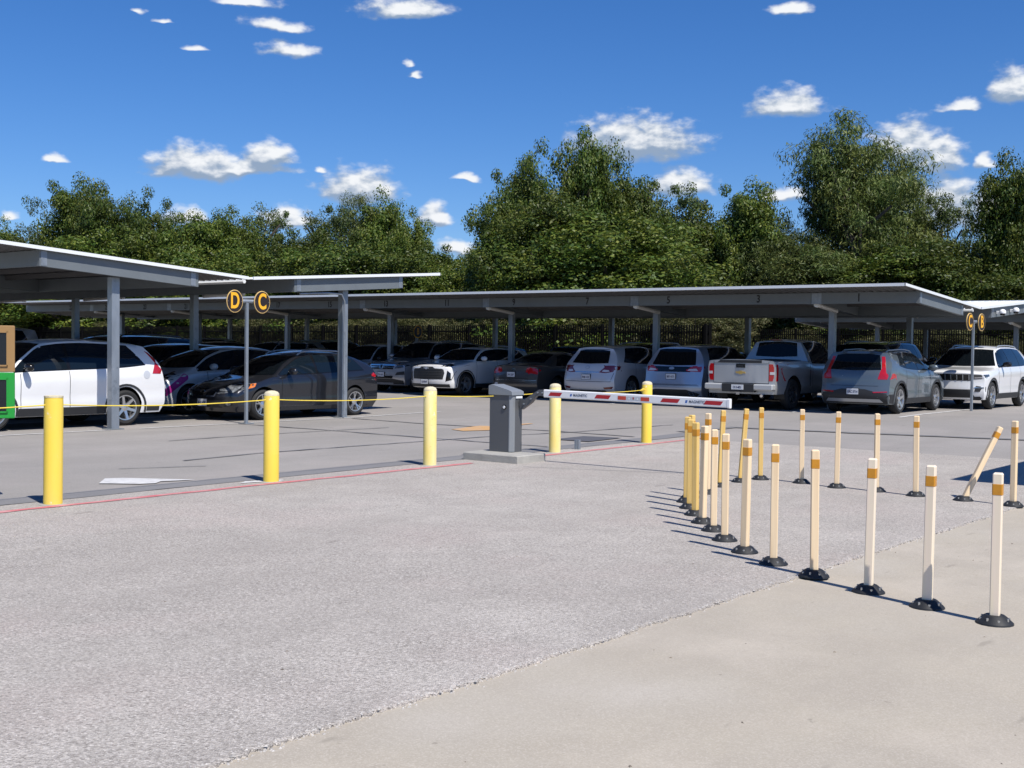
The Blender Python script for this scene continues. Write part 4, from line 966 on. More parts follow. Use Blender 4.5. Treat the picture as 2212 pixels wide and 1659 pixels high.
# 3 white hatch with magenta sticker (nose and windscreen in view)
capsule = lambda a, b, r: [(a[0]+r*math.cos(t), a[1]+r*math.sin(t)) for t in [math.atan2(b[1]-a[1], b[0]-a[0])+PI/2+PI*k/8 for k in range(9)]]+[(b[0]+r*math.cos(t), b[1]+r*math.sin(t)) for t in [math.atan2(b[1]-a[1], b[0]-a[0])-PI/2+PI*k/8 for k in range(9)]]
S_fit = dict(S_imp); S_fit.update(top=[(0, .70), (.1, .78), (.45, .90), (.8, .98), (.95, 1.03), (1.6, 1.36), (2.1, 1.50), (2.6, 1.55), (3.2, 1.53), (3.8, 1.46), (4.46, 1.35)], belt=[(0, .68), (.8, .88), (1.2, .95), (2.2, .99), (3.4, 1.03), (4.46, 1.08)], ws=(.98, 2.05), win=(1.15, 2.35, 3.3, 3.86), nose=[(.2, .12), (.35, .03), (.5, 0), (.7, .06), (.9, .18), (1.0, .25)], rails=None, wheel='five', mirror=1.5,
  patches=corner('headlight', [(.38, .72), (.84, .78), (.84, .88), (.5, .80)], [(.1, .74), (.78, .90), (.70, .96), (.12, .86)], lens_d, dr='F') + [('sticker', [(capsule((.30, .50), (.80, .84), .075), 'L')], magenta, .004), ('grille', [([(-.4, .60), (.4, .60), (.45, .68), (-.45, .68)], 'F')], blackgl, .006), ('lower_grille', [(rect(-.5, .5, .27, .42), 'F')], clad, .006)], plate=[('F', 0, .48, 'KTR 2207')])
# 4 silver mid-size SUV, front
def front_suv(L, W, H, hood, R_=.38, **k):
    d = dict(L=L, W=W, wf=.93, wr=L-1.12, R=R_, sill=.25, roofhw=.62, top=suv_top(H, hood, 1.28, 2.1, L, H-.09), belt=[(0, hood-.17), (.8, hood-.05), (1.3, hood+.03), (2.2, hood+.06), (3.6, hood+.10), (L, hood+.16)], nose=[(.2, .12), (.35, .03), (.5, 0), (.8, .02), (1.0, .07), (1.15, .14)], tail=[(.25, .1), (.5, 0), (1.0, .04), (1.3, .16), (H, .34)], ws=(1.32, 2.08), win=(1.4, 2.5, 3.5, L-.45), dslope=-.2, cslope=-.04, rg=(.66, hood+.15, .56, H-.12), clad=.05, rails=(2.2, L-.9, silver), wheel='five')
    d.update(k); return d
S_pil = front_suv(4.94, 1.96, 1.77, 1.08, kn=.2, patches=
   [('grille', [([(-.50, .78), (.50, .78), (.56, .95), (-.56, .95)], 'F')], blackgl, .006), ('grille_bar', [([(-.56, .90), (.56, .90), (.56, .94), (-.56, .94)], 'F')], chrome, .016), ('grille_bar', [(rect(-.52, .52, .83, .86), 'F')], chrome, .014), ('emblem', [([(-.07, .80), (.07, .80), (.085, .94), (-.085, .94)], 'F')], chrome, .024), ('emblem_inner', [([(-.045, .815), (.045, .815), (.058, .925), (-.058, .925)], 'F')], blackgl, .03)]
   + corner('headlight', [(.56, .80), (.96, .86), (.96, .98), (.60, .95)], [(.12, .85), (.62, .96), (.55, 1.02), (.12, .98)], lens_d, dr='F') + both('headlight_bar', [(.60, .92), (.94, .955), (.94, .975), (.60, .945)], 'F', chrome, .01)
   + [('lower_bumper', [([(-.88, .28), (.88, .28), (.88, .40), (.5, .46), (-.5, .46), (-.88, .40)], 'F')], clad, .008), ('skid_plate', [(rect(-.5, .5, .27, .33), 'F')], silver, .02), ('air_intake', [([(-.5, .47), (.5, .47), (.5, .56), (-.5, .56)], 'F')], blackgl, .006)] + both('fog_lamp', [(.6, .58), (.92, .60), (.92, .72), (.66, .68)], 'F', clad, .008),
   plate=[('F', .0, .6, 'TXH 6R21')])
# 5 white compact SUV, front
S_trx = front_suv(4.54, 1.83, 1.58, 1.04, kn=.3, R_=.36, patches=
   [('grille', [([(-.62, .52), (.62, .52), (.66, .72), (.60, .92), (-.60, .92), (-.66, .72)], 'F')], clad, .006)] + [('grille_slat', [(rect(-.58, .58, z, z+.022), 'F')], clad, .018) for z in (.58, .66, .74, .82)]
   + [('emblem', [([(-.10, .855), (-.035, .855), (-.035, .835), (.035, .835), (.035, .855), (.10, .855), (.085, .885), (.035, .885), (.035, .905), (-.035, .905), (-.035, .885), (-.115, .885)], 'F')], silver, .024)]
   + corner('running_light', [(.62, .91), (.9, .94), (.9, .985), (.62, .955)], [(.10, .93), (.62, .975), (.5, 1.01), (.10, .97)], lens_d, dr='F') + both('air_intake', [(.70, .45), (.86, .50), (.90, .78), (.74, .80)], 'F', blackgl) + [('lower_bumper', [([(-.8, .27), (.8, .27), (.8, .37), (-.8, .37)], 'F')], clad, .01)],
   rails=None, plate=[('F', -.05, .44, 'SLX8109')])
# 6 dark sedan, rear
S_acc = dict(L=4.86, W=1.82, wf=.95, wr=3.70, R=.325, sill=.18, roofhw=.54, top=[(0, .62), (.1, .70), (.6, .82), (1.1, .92), (1.25, .95), (1.8, 1.25), (2.2, 1.40), (2.7, 1.46), (3.2, 1.42), (3.7, 1.27), (4.05, 1.10), (4.2, 1.06), (4.6, 1.05), (4.86, 1.0)], belt=[(0, .6), (.8, .82), (1.3, .91), (2.3, .95), (3.6, .98), (4.3, 1.0), (4.86, .95)],
  nose=[(.2, .1), (.4, 0), (.6, .03), (.8, .15), (1, .2)], kn=.25, tail=[(.2, .12), (.4, 0), (.65, .02), (.9, .06), (1.06, .06)], tl=.7, kt=.14, ws=(1.28, 2.15), win=(1.35, 2.5, 3.4, 3.75), dslope=-.3, cslope=-.12, wheel='five', dr=3.4,
  patches=corner('tail_light', [(.46, .80), (.86, .74), (.86, .98), (.80, 1.0), (.50, .93)], [(4.55, .86), (4.86, .74), (4.86, .98), (4.62, 1.0)], red_l)
   + [('rear_window', [([(3.42, -.5), (4.0, -.56), (4.02, 0), (4.0, .56), (3.42, .5), (3.38, 0)], 'T')], glass, .004), ('trunk_gap', [([(-.56, .60), (.56, .60), (.56, .61), (-.56, .61)], 'B')], gap, .003), ('plate_recess', [([(-.40, .64), (.40, .64), (.46, .80), (-.46, .80)], 'B')], taupe, .001), ('emblem', [([(-.045, .85), (.045, .85), (.055, .93), (-.055, .93)], 'B')], chrome, .01), ('bumper_gap', [([(-.88, .48), (.88, .48), (.88, .49), (-.88, .49)], 'B')], gap, .003), ('sticker', [(ell(.70, .42, .085, .05), 'B')], plate_w, .005), ('bumper_lip', [(rect(-.84, .84, .545, .56), 'B')], chrome, .004)],
  plate=[('B', .08, .725, 'JHX 2207')])
# 7 white luxury SUV, rear
S_rx = dict(L=4.77, W=1.885, wf=.96, wr=3.70, R=.365, sill=.24, roofhw=.57, top=suv_top(1.68, .99, 1.2, 2.1, 4.77, 1.60), belt=[(0, .78), (.8, .96), (1.3, 1.04), (2.3, 1.08), (3.4, 1.11), (4.77, 1.17)], nose=NOSE, tail=[(.24, .14), (.4, .02), (.6, 0), (.85, .06), (1.05, .12), (1.3, .32), (1.5, .46), (1.68, .48)], tl=1.4, kt=.2, ws=(1.22, 2.05), win=(1.3, 2.45, 3.45, 4.1), dslope=-.5, cslope=-.06, rg=(.64, 1.12, .53, 1.52), wheel='ten', rails=None, dr=3.5,
  patches=corner('tail_light', [(.42, .86), (.62, .84), (.93, .90), (.93, 1.07), (.62, 1.06)], [(4.28, 1.04), (4.36, .94), (4.77, .88), (4.77, 1.07)], red_d) + both('lamp_lens', [(.5, .89), (.62, .87), (.74, .89), (.70, .93), (.56, .94)], 'B', clear_l, .011)
   + [('tailgate_trim', [([(-.42, .85), (.42, .85), (.42, .875), (-.42, .875)], 'B')], chrome, .008), ('emblem', [(ell(0, 1.0, .075, .05), 'B')], silver, .009), ('emblem_inner', [(ell(0, 1.0, .052, .033), 'B')], shaded, .012), ('spoiler_shadow', [([(-.53, 1.53), (.53, 1.53), (.5, 1.545), (-.5, 1.545)], 'B')], gap, .003), ('tailgate_gap', [([(-.78, .585), (.78, .585), (.78, .597), (-.78, .597)], 'B')], gap, .003), ('lower_bumper', [([(-.7, .24), (.7, .24), (.62, .34), (-.62, .34)], 'B')], clad, .008)] + both('tailgate_gap', [(.78, .585), (.79, .585), (.86, .85), (.85, .85)], 'B', gap, .003)
   + both('reflector', [(.62, .37), (.90, .39), (.86, .45), (.58, .42)], 'B', red_d, .009),
  plate=[('B', .0, .72, 'FNB 1157')], texts=[('AWD', .05, -.6, .66, 'B', badge, 1.4, .001)])
# 8 pale blue crossover, rear
S_edg = dict(L=4.80, W=1.93, wf=.97, wr=3.82, R=.37, sill=.25, roofhw=.60, top=suv_top(1.72, 1.03, 1.22, 2.1, 4.8, 1.63), belt=[(0, .8), (.8, 1.0), (1.3, 1.08), (2.3, 1.10), (3.5, 1.13), (4.8, 1.2)], nose=NOSE, tail=[(.24, .12), (.45, 0), (.8, .05), (1.05, .10), (1.35, .28), (1.6, .40), (1.72, .38)], tl=1.3, kt=.18, ws=(1.25, 2.08), win=(1.35, 2.5, 3.55, 4.2), dslope=-.35, cslope=-.05, rg=(.70, 1.12, .58, 1.58), wheel='five', dr=3.6, clad=.04,
  patches=corner('tail_light', [(.46, .955), (.96, .93), (.96, 1.09), (.60, 1.08), (.46, 1.0)], [(4.45, 1.05), (4.8, .95), (4.8, 1.09), (4.5, 1.11)], red_l) + both('lamp_lens', [(.50, .97), (.80, .96), (.74, 1.03), (.54, 1.01)], 'B', clear_l, .011)
   + [('tailgate_panel', [([(-.58, .93), (.58, .93), (.60, 1.08), (-.60, 1.08)], 'B')], blackgl, .005), ('emblem', [(ell(0, 1.03, .085, .035), 'B')], silver, .012), ('tailgate_gap', [(rect(-.8, .8, .575, .585), 'B')], gap, .003), ('bumper_fold', [([(-.93, .55), (.93, .55), (.93, .56), (-.93, .56)], 'B')], gap, .003), ('lower_bumper', [([(-.75, .25), (.75, .25), (.86, .33), (.5, .44), (-.5, .44), (-.86, .33)], 'B')], clad, .009)] + both('exhaust_tip', [(.58, .28), (.72, .28), (.68, .38), (.56, .38)], 'B', chrome, .02) + both('exhaust_bore', [(.60, .295), (.69, .295), (.66, .365), (.585, .365)], 'B', black, .024),
  plate=[('B', .0, .80, 'BBY 4171')], texts=[('ST', .055, -.62, .64, 'B', badge, 1.3, .001)])
# 9 silver pickup, rear
S_pu = dict(name='parked_pickup', L=5.85, W=2.03, wf=.98, wr=4.78, R=.41, archgap=.09, sill=.42, roofhw=.66, top=[(0, 1.0), (.15, 1.08), (.6, 1.14), (1.2, 1.19), (1.4, 1.22), (1.8, 1.55), (2.2, 1.80), (2.5, 1.87), (3.0, 1.89), (3.5, 1.865), (3.70, 1.82), (3.735, 1.33), (3.78, 1.325), (4.5, 1.32), (5.85, 1.32)], belt=[(0, .95), (.8, 1.08), (1.4, 1.17), (3.6, 1.21), (3.75, 1.27), (5.85, 1.27)],
  nose=[(.3, .06), (.5, 0), (1, .03), (1.2, .08)], tail=[(.4, .0), (1.3, .0)], tl=.4, kt=.035, kn=.12, ws=(1.42, 2.2), win=(1.5, 2.75, 3.55, 3.6), dslope=-.02, cslope=-.02, wheel='truck', mirror=1.95, dr=3.6, clad=.0,
  patches=corner('tail_light', [(.80, .76), (1.0, .76), (1.0, 1.20), (.80, 1.20)], [(5.66, .76), (5.76, .76), (5.76, 1.20), (5.68, 1.20)], red_l) + both('lamp_lens', rect(.83, .95, .93, 1.0), 'B', clear_l, .011)
   + [('bed_cover', [([(3.84, -.78), (5.78, -.78), (5.78, .78), (3.84, .78)], 'T')], clad, .006), ('tailgate_top', [(rect(-.78, .78, 1.225, 1.30), 'B')], clad, .012), ('tailgate_handle', [(rect(-.13, .13, 1.10, 1.205), 'B')], blackgl, .012), ('handle_grip', [(rect(-.08, .08, 1.13, 1.155), 'B')], clad, .03)]  # black sheet on the bed stands in for its dark open inside
   + [('emblem', [([(-.15, .95), (-.05, .95), (-.05, .93), (.05, .93), (.05, .95), (.12, .95), (.15, 1.0), (.05, 1.0), (.05, 1.02), (-.05, 1.02), (-.05, 1.0), (-.12, 1.0)], 'B')], gold, .012), ('tailgate_gap', [(rect(-.80, -.79, .70, 1.26), 'B')], gap, .003), ('tailgate_gap', [(rect(.79, .80, .70, 1.26), 'B')], gap, .003), ('tailgate_gap', [(rect(-.8, .8, .69, .705), 'B')], gap, .003),
      ('bed_gap', [(rect(3.735, 3.765, .62, 1.24), 'L')], gap, .002), ('bed_gap', [(rect(3.735, 3.765, .62, 1.24), 'R')], gap, .002)],
  rg=(.62, 1.40, .56, 1.80))
# 10 blue-grey compact SUV, rear three-quarter
S_xc = dict(L=4.43, W=1.86, wf=.88, wr=3.58, R=.365, sill=.25, roofhw=.60, top=suv_top(1.63, 1.02, 1.15, 1.9, 4.43, 1.57), belt=[(0, .84), (.8, .99), (1.25, 1.06), (2.2, 1.08), (3.1, 1.12), (3.7, 1.20), (4.43, 1.28)], nose=NOSE, tail=[(.25, .10), (.45, 0), (.6, .01), (.72, .05), (.95, .07), (1.1, .13), (1.35, .28), (1.63, .36)], tl=1.1, kt=.15, ws=(1.18, 1.88), win=(1.25, 2.3, 3.15, 3.62), dslope=-.42, cslope=-.12, rg=(.66, 1.10, .55, 1.50), wheel='five', dr=3.2, clad=.06, sillclad=.14, rails=(1.95, 3.75, silver),
  patches=corner('tail_light', [(.60, .87), (.92, .87), (.92, 1.0), (.78, 1.04), (.74, 1.2), (.68, 1.44), (.60, 1.44), (.66, 1.15)], [(3.93, .92), (4.24, .87), (4.24, 1.01), (4.02, 1.02)], red_l)
   + [('lower_bumper', [([(-.92, .26), (.92, .26), (.92, .50), (.55, .56), (.30, .62), (-.30, .62), (-.55, .56), (-.92, .50)], 'B')], clad, .007), ('bumper_side', [(rect(3.98, 4.4, .27, .50), 'L')], clad, .007), ('bumper_side', [(rect(3.98, 4.4, .27, .50), 'R')], clad, .007), ('skid_plate', [([(-.74, .30), (.74, .30), (.66, .38), (-.66, .38)], 'B')], silver, .022), ('tailgate_gap', [(rect(-.62, .62, .70, .708), 'B')], gap, .003), ('wiper', [([(-.25, 1.105), (.1, 1.105), (.1, 1.12), (-.25, 1.115)], 'B')], clad, .02), ('spoiler', [([(-.6, 1.51), (.6, 1.51), (.58, 1.56), (-.58, 1.56)], 'B')], bluegrey, .03)] + both('reflector', [(.52, .53), (.84, .55), (.84, .575), (.5, .56)], 'B', red_l, .012),
  plate=[('B', .0, .56, 'GRC 5714')], texts=[('V  O  L  V  O', .085, .0, .92, 'B', badge, 1.3, .0015), ('T4', .05, -.5, .80, 'B', badge, 1.2, .001)])
# 11 white boxy SUV, front three-quarter
S_jp = dict(L=4.91, W=1.98, wf=.87, wr=3.84, R=.385, sill=.28, roofhw=.66, top=[(0, 1.02), (.08, 1.08), (.5, 1.12), (1.1, 1.155), (1.35, 1.19), (1.72, 1.48), (2.1, 1.715), (2.6, 1.79), (3.4, 1.80), (4.2, 1.77), (4.91, 1.71)], belt=[(0, .97), (.6, 1.05), (1.4, 1.14), (2.3, 1.16), (3.6, 1.18), (4.91, 1.22)], nose=[(.25, .10), (.4, .03), (.55, .0), (.8, .02), (1.0, 0), (1.12, .05)], kn=.2, tail=[(.25, .1), (.5, 0), (1.0, .04), (1.3, .16), (1.8, .34)], tl=1.2, ws=(1.38, 2.1), win=(1.45, 2.55, 3.55, 4.42), dslope=-.16, cslope=-.02, rg=(.68, 1.25, .58, 1.66), wheel='split', clad=.065, sillclad=.16, mirmat=blackgl, mirror=1.78, rails=(2.3, 4.3, silver), dr=3.55,
  patches=[('grille', [([(-.66, .80), (.66, .80), (.68, .98), (-.68, .98)], 'F')], blackgl, .006)] + [('grille_slot', [(rect(-.55+.158*k, -.55+.158*k+.015, .82, .965), 'F')], silver, .016) for k in range(8)]
   + corner('headlight', [(.68, .84), (.96, .86), (.96, .97), (.68, .97)], [(.06, .86), (.52, .93), (.50, .98), (.06, .97)], lens_d, dr='F') + both('headlight_bar', [(.70, .87), (.93, .885), (.93, .90), (.70, .89)], 'F', clear_l, .011)
   + [('lower_grille', [([(-.72, .33), (.72, .33), (.60, .56), (-.60, .56)], 'F')], clad, .008)] + both('fog_bezel', [(.70, .50), (.95, .50), (.95, .64), (.74, .66)], 'F', clad, .009) + both('fog_bar', [(.70, .60), (.93, .60), (.93, .625), (.70, .625)], 'F', chrome, .014) + both('bumper_corner', [(.62, .28), (.96, .28), (.96, .38), (.70, .36)], 'F', clad, .008),
  plate=[('F', -.28, .58, 'PLV 3096')])
# extra types for cars mostly hidden
S_van = front_suv(5.0, 1.95, 1.98, 1.16, R_=.37, roofhw=.74, patches=[], rails=None)
S_big = front_suv(5.15, 2.02, 1.9, 1.2, R_=.40, roofhw=.70, patches=corner('tail_light', [(.8, .95), (.98, .95), (.98, 1.3), (.8, 1.3)], [(4.95, .95), (5.15, .95), (5.15, 1.3), (4.98, 1.3)], red_l), rails=(2.2, 4.4, blackgl))

FOOT = {}
def place(car, x, y, head, label=None, group='parked cars'):
    """x = centre, head 'W' nose to -x, 'E' nose to +x"""
    t = car.root if isinstance(car, Car) else car
    t.location = (x, y, gz(x)); t.rotation_euler = (0, 0, PI if head == 'W' else 0)
    if label: t['label'] = label
    t['group'] = group
    if x > 22: t.scale = (.955, .955, .955)
    return t
CRV = make_car('crv', S_crv, white, 'white compact SUV at the left behind the first sunlit column'); place(CRV, 11.75, 20.5, 'W')
IMP = make_car('imp', S_imp, dgrey, 'dark grey hatchback parked behind the D C sign post'); place(IMP, 17.38, 20.12, 'W')
FIT = make_car('fit', S_fit, shaded, 'white hatchback with a magenta sticker beside its headlight'); place(FIT, 17.45, 22.75, 'W')
PIL = make_car('pil', S_pil, silverp, 'silver SUV with a chrome barred grille, facing out under stall 13'); place(PIL, 29.55, 26.8, 'W')
TRX = make_car('trx', S_trx, white, 'white SUV with a tall black grille, facing out under stall 11'); place(TRX, 28.6, 24.15, 'W')
ACC = make_car('acc', S_acc, taupe, 'grey-brown sedan showing its red tail lights under stall 9'); place(ACC, 29.6, 21.45, 'E')
RX = make_car('rx', S_rx, shaded, 'pearl white SUV seen from behind under stall 7'); place(RX, 29.45, 18.75, 'E')
EDG = make_car('edg', S_edg, iceblue, 'pale blue SUV seen from behind, left of the pickup'); place(EDG, 29.6, 16.1, 'E')
PU = make_car('pu', S_pu, silver2, 'silver pickup truck seen from behind under stall 3', 'pickup truck'); place(PU, 29.4, 13.65, 'E')
XC = make_car('xc', S_xc, bluegrey, 'blue-grey SUV lettered on its tailgate under stall 1'); place(XC, 29.25, 10.95, 'E')
JP = make_car('jp', S_jp, white, 'white boxy SUV facing out beside the C B sign'); place(JP, 33.95, 10.15, 'W')
# pickup bumper, hitch, rails of the cab light
b = MB(); L2 = -5.85/2
b.box(L2-.16, L2+.06, -.98, .98, .52, .68, bev=.03); bu = b.obj('bumper', mat('painted_bumper', (.50, .51, .51), .3, .3), PU.root)
b = MB(); b.box(L2-.17, L2+.0, -.46, .46, .47, .685, bev=.01); b.obj('bumper_step', clad, bu)
b = MB(); b.box(L2-.15, L2+.2, -.05, .05, .40, .48); b.obj('hitch', chrome, bu)
b = MB(); b.box(L2-.185, L2-.168, -.17, .17, .53, .66); p_ = b.obj('number_plate', plate_w, bu)
link('lettering', text_mesh('CX 5-4821', .075, plate_t, .0008, .002, .72), p_, (L2-.187, 0, .59), frame_rot((0, -1, 0), (0, 0, 1)))
b = MB(); b.tube([(L2+.1, -.62, .40), (L2-.12, -.66, .38)], .04, 10); b.obj('exhaust_tip', chrome, bu)
b = MB(); b.box(-5.85/2+2.06, -5.85/2+2.16, -.16, .16, 1.835, 1.88, bev=.01); b.obj('cab_lamp', red_d, PU.root)
BIG = make_car('big', S_big, blackp, 'large black SUV', detail=0); VAN = make_car('van', S_van, silverp, 'pale grey van', detail=0)
bpy.context.view_layer.update()
for c_ in (CRV, IMP, FIT, PIL, TRX, ACC, RX, EDG, PU, XC, JP, BIG, VAN): index_kids(c_.root)
def dup(car, pm, x, y, head, label, cat=None):
    t = copy_tree(car.root)
    for ch in t.children:
        if ch.name.split('.')[0] == 'body':
            ch.material_slots[0].link = 'OBJECT'; ch.material_slots[0].material = pm
    if cat: t['category'] = cat
    return place(t, x, y, head, label)
place(VAN, 12.1, 25.8, 'W', 'pale grey van at the far left, its side window above the display panel')
place(BIG, 34.6, 12.9, 'E', 'large black SUV behind the white boxy one, seen over the blue-grey SUV')
# left carport rows
dup(RX, blackp, 12.35, 23.15, 'W', 'black SUV directly behind the white compact SUV')
dup(JP, navy, 12.0, 28.4, 'W', 'dark blue SUV behind the left carport columns'); dup(ACC, blackp, 12.1, 31.1, 'E', 'black sedan deep under the left carport')
dup(XC, silverp, 12.2, 33.7, 'W', 'silver SUV deep under the left carport'); dup(EDG, blackp, 12.2, 36.4, 'E', 'black SUV deep under the left carport')
dup(RX, dgrey, 18.0, 25.45, 'W', 'dark grey SUV behind the white hatchback with the magenta sticker')
dup(BIG, dgrey, 18.3, 28.1, 'W', 'tall grey SUV two bays behind the white hatchback'); dup(CRV, silver2, 18.0, 30.8, 'W', 'silver SUV with roof catching light behind the dark grey hatchback')
dup(FIT, blackp, 18.0, 33.4, 'W', 'black hatchback far along the left carport'); dup(XC, shaded, 18.0, 36.0, 'W', 'pale SUV far along the left carport')
# odd stalls beyond 13
dup(CRV, shaded, 29.6, 29.5, 'W', 'white car partly hidden by the silver SUV and the thin column')
dup(ACC, dgrey, 29.6, 32.2, 'E', 'dark sedan under stall 17'); dup(EDG, silver2, 29.6, 34.8, 'W', 'grey SUV under stall 19'); dup(RX, blackp, 29.6, 37.5, 'E', 'black SUV nose-in under stall number 21')
dup(JP, blackp, 29.6, 40.1, 'W', 'black SUV under stall 23'); dup(CRV, silverp, 29.6, 42.8, 'E', 'silver SUV under stall 25')
# back row of the numbered carport
row = [(CRV, navy, 'W', 15.55, 'dark blue SUV whose roof shows over the pickup bed'), (FIT, silver2, 'E', 18.2, 'grey hatchback behind the pale blue SUV'), (JP, blackp, 'E', 20.8, 'black SUV with pale roof rails behind the pearl white SUV'), (EDG, bluep, 'E', 23.5, 'blue SUV showing its side windows behind the grey-brown sedan'),
       (ACC, silverp, 'W', 26.1, 'silver sedan nose to nose with the white SUV of stall 11'), (XC, blackp, 'W', 28.8, 'black SUV behind the silver SUV of stall 13'), (RX, shaded, 'E', 31.4, 'white SUV in the back row opposite stall 15'), (CRV, blackp, 'W', 34.1, 'black SUV in the back row opposite stall 17'), (JP, silver2, 'E', 36.7, 'grey SUV in the back row opposite stall 19'), (EDG, dgrey, 'E', 39.4, 'dark grey SUV in the back row opposite stall 21')]
for c_, pm, h_, y, lb_ in row: dup(c_, pm, 34.75, y, h_, lb_)
for c_, pm, h_, x, y, lb_ in [(RX, shaded, 'W', 46.2, 13.9, 'pale SUV under the farthest carport, seen past the blue-grey SUV'), (ACC, blackp, 'W', 46.2, 11.0, 'black sedan under the farthest carport behind the white boxy SUV'), (CRV, navy, 'E', 46.2, 16.6, 'dark blue SUV under the farthest carport'), (FIT, blackp, 'E', 46.2, 19.2, 'black hatchback under the farthest carport'), (EDG, dgrey, 'W', 51.6, 11.2, 'dark SUV at the right edge behind the white boxy one')]:
    dup(c_, pm, x, y, h_, lb_)
TREES = [
 (46.5, 85.7, 10.9, 5.4, 'b', 'small tree cut off by the left edge of the photo'),
 (46.5, 81.8, 12.4, 7.1, 's', 'open loose tree with sky gaps at the far left'),
 (46.5, 76.2, 13.4, 7.3, 'b', 'tallest tree of the left group'),
 (46.5, 72.0, 12.3, 5.6, 'b', 'narrow tree just right of the tallest left one'),
 (46.5, 69.1, 10.2, 7.5, 'b', 'lower bushy tree above the first sunlit column'),
 (47.3, 67.7, 11.8, 5.5, 'b', 'upright tree above the left carport roof'),
 (47.0, 63.2, 10.1, 7, 'b', 'rounded tree between the upright ones, above the left roof slope'),
 (49.8, 62.8, 10.7, 6.5, 'b', 'greyish round tree above the D sign'),
 (51.2, 61.1, 11.0, 6.5, 's', 'umbrella-topped tree above the C sign'),
 (48.5, 54.8, 9.1, 7, 'b', 'yellowish green tree above the second carport wing'),
 (51.3, 56.0, 10.6, 6, 's', 'thin-crowned tree left of the spiky one'),
 (53.2, 55.3, 11.4, 6.5, 'f', 'spiky-topped tree above the second sunlit column'),
 (54.4, 53.8, 11.7, 6, 'b', 'tall tree with drooping tufts right of the spiky one'),
 (52.6, 49.6, 10.1, 4.6, 'b', 'dark tree at the right end of the left group'),
 (51.9, 47.2, 7.8, 4.6, 'b', 'sloping low tree left of the sky gap'),
 (49.9, 43.3, 6.7, 5, 'b', 'low tree at the bottom of the sky gap'),
 (47.1, 37.2, 9.9, 4.6, 'b', 'outer left side of the big central clump'),
 (49.8, 38.5, 12.4, 5.8, 'b', 'second tallest top of the central clump, flat headed'),
 (46.9, 34.2, 9.3, 8, 'b', 'wide tree filling the middle of the central clump'),
 (52.8, 36.4, 13.4, 5.8, 'b', 'highest top of the central clump above stall 7'),
 (54.3, 34.5, 11.9, 5.2, 'b', 'rounded shoulder right of the highest central top'),
 (46.9, 30.9, 8.3, 10, 'b', 'broad front tree above stall 7'),
 (66.5, 39.5, 12.4, 7.3, 's', 'light tree with a gap above stall 5'),
 (66.8, 37.6, 11.1, 8.8, 'b', 'mid-height tree right of stall number 5'),
 (67.2, 40.4, 10.1, 11.1, 'b', 'low front tree above stall 5'),
 (66.5, 35.3, 11.3, 6.9, 's', 'thin tree left of the reddish topped one'),
 (66.5, 33.7, 12.2, 6.6, 'b', 'pointed tree with a reddish tip above stall 3'),
 (66.5, 32.4, 9.8, 6.8, 'f', 'feathery tree above the pickup'),
 (67.2, 35.4, 9.3, 10.7, 'f', 'low feathery tree above stall 3'),
 (66.8, 29.8, 8.9, 7.8, 'f', 'fine-leaved tree at the foot of the great tree, left side'),
 (71.9, 28.2, 16.3, 10.5, 'f', 'great spreading tree, tallest of all, on the right'),
 (74.9, 27.7, 15.0, 9, 'f', 'right shoulder of the great tree'),
 (74.4, 25.1, 11.5, 7, 's', 'see-through tree right of the great one'),
 (80.1, 24.3, 12.0, 4.5, 's', 'slim sparse tree left of the right edge'),
 (76.9, 21.9, 8.8, 6, 'b', 'yellowish low tree near the right edge'),
 (73.8, 19.4, 14.4, 6.5, 'b', 'tall dark tree cut off by the right edge'),
 (67.2, 31.3, 7.8, 10.0, 'f', 'low olive tree above stall 1 on the left'),
 (67.5, 27.0, 7.6, 9.5, 'b', 'tangled low tree above the end of the numbered roof'),
 (67.9, 23.7, 8.2, 8, 'b', 'dense tree above the C B sign'),
 (69.5, 21.7, 7.1, 7, 'b', 'dark low tree above the white roof sheet'),
 (69.2, 18.8, 6.2, 7, 'b', 'dark mass low at the right edge'),
 (46.5, 82.7, 8.5, 10.0, 'b', 'low dense tree behind the far left roof'),
 (46.5, 74.1, 8.8, 9.4, 'b', 'low dense tree left of the first sunlit column'),
 (46.5, 65.0, 8.1, 8.8, 'b', 'low dense tree above the D beam'),
 (46.5, 60.2, 7.4, 8.7, 'b', 'low tree left of the D sign'),
 (46.5, 56.2, 7.7, 8.4, 'b', 'low tree right of the C sign'),
 (46.5, 50.4, 7.4, 8.2, 'b', 'low tree above the sunlit wing'),
 (47.1, 46.9, 7.3, 8, 'b', 'low tree above the roof tip'),
 (46.5, 36.5, 8.2, 5.3, 'b', 'foot of the central clump, left side'),
 (46.5, 33.0, 7.8, 8.1, 'b', 'front foliage under the highest central top'),
 (66.8, 37.9, 9.1, 9.5, 'b', 'low tree right of stall 5')]
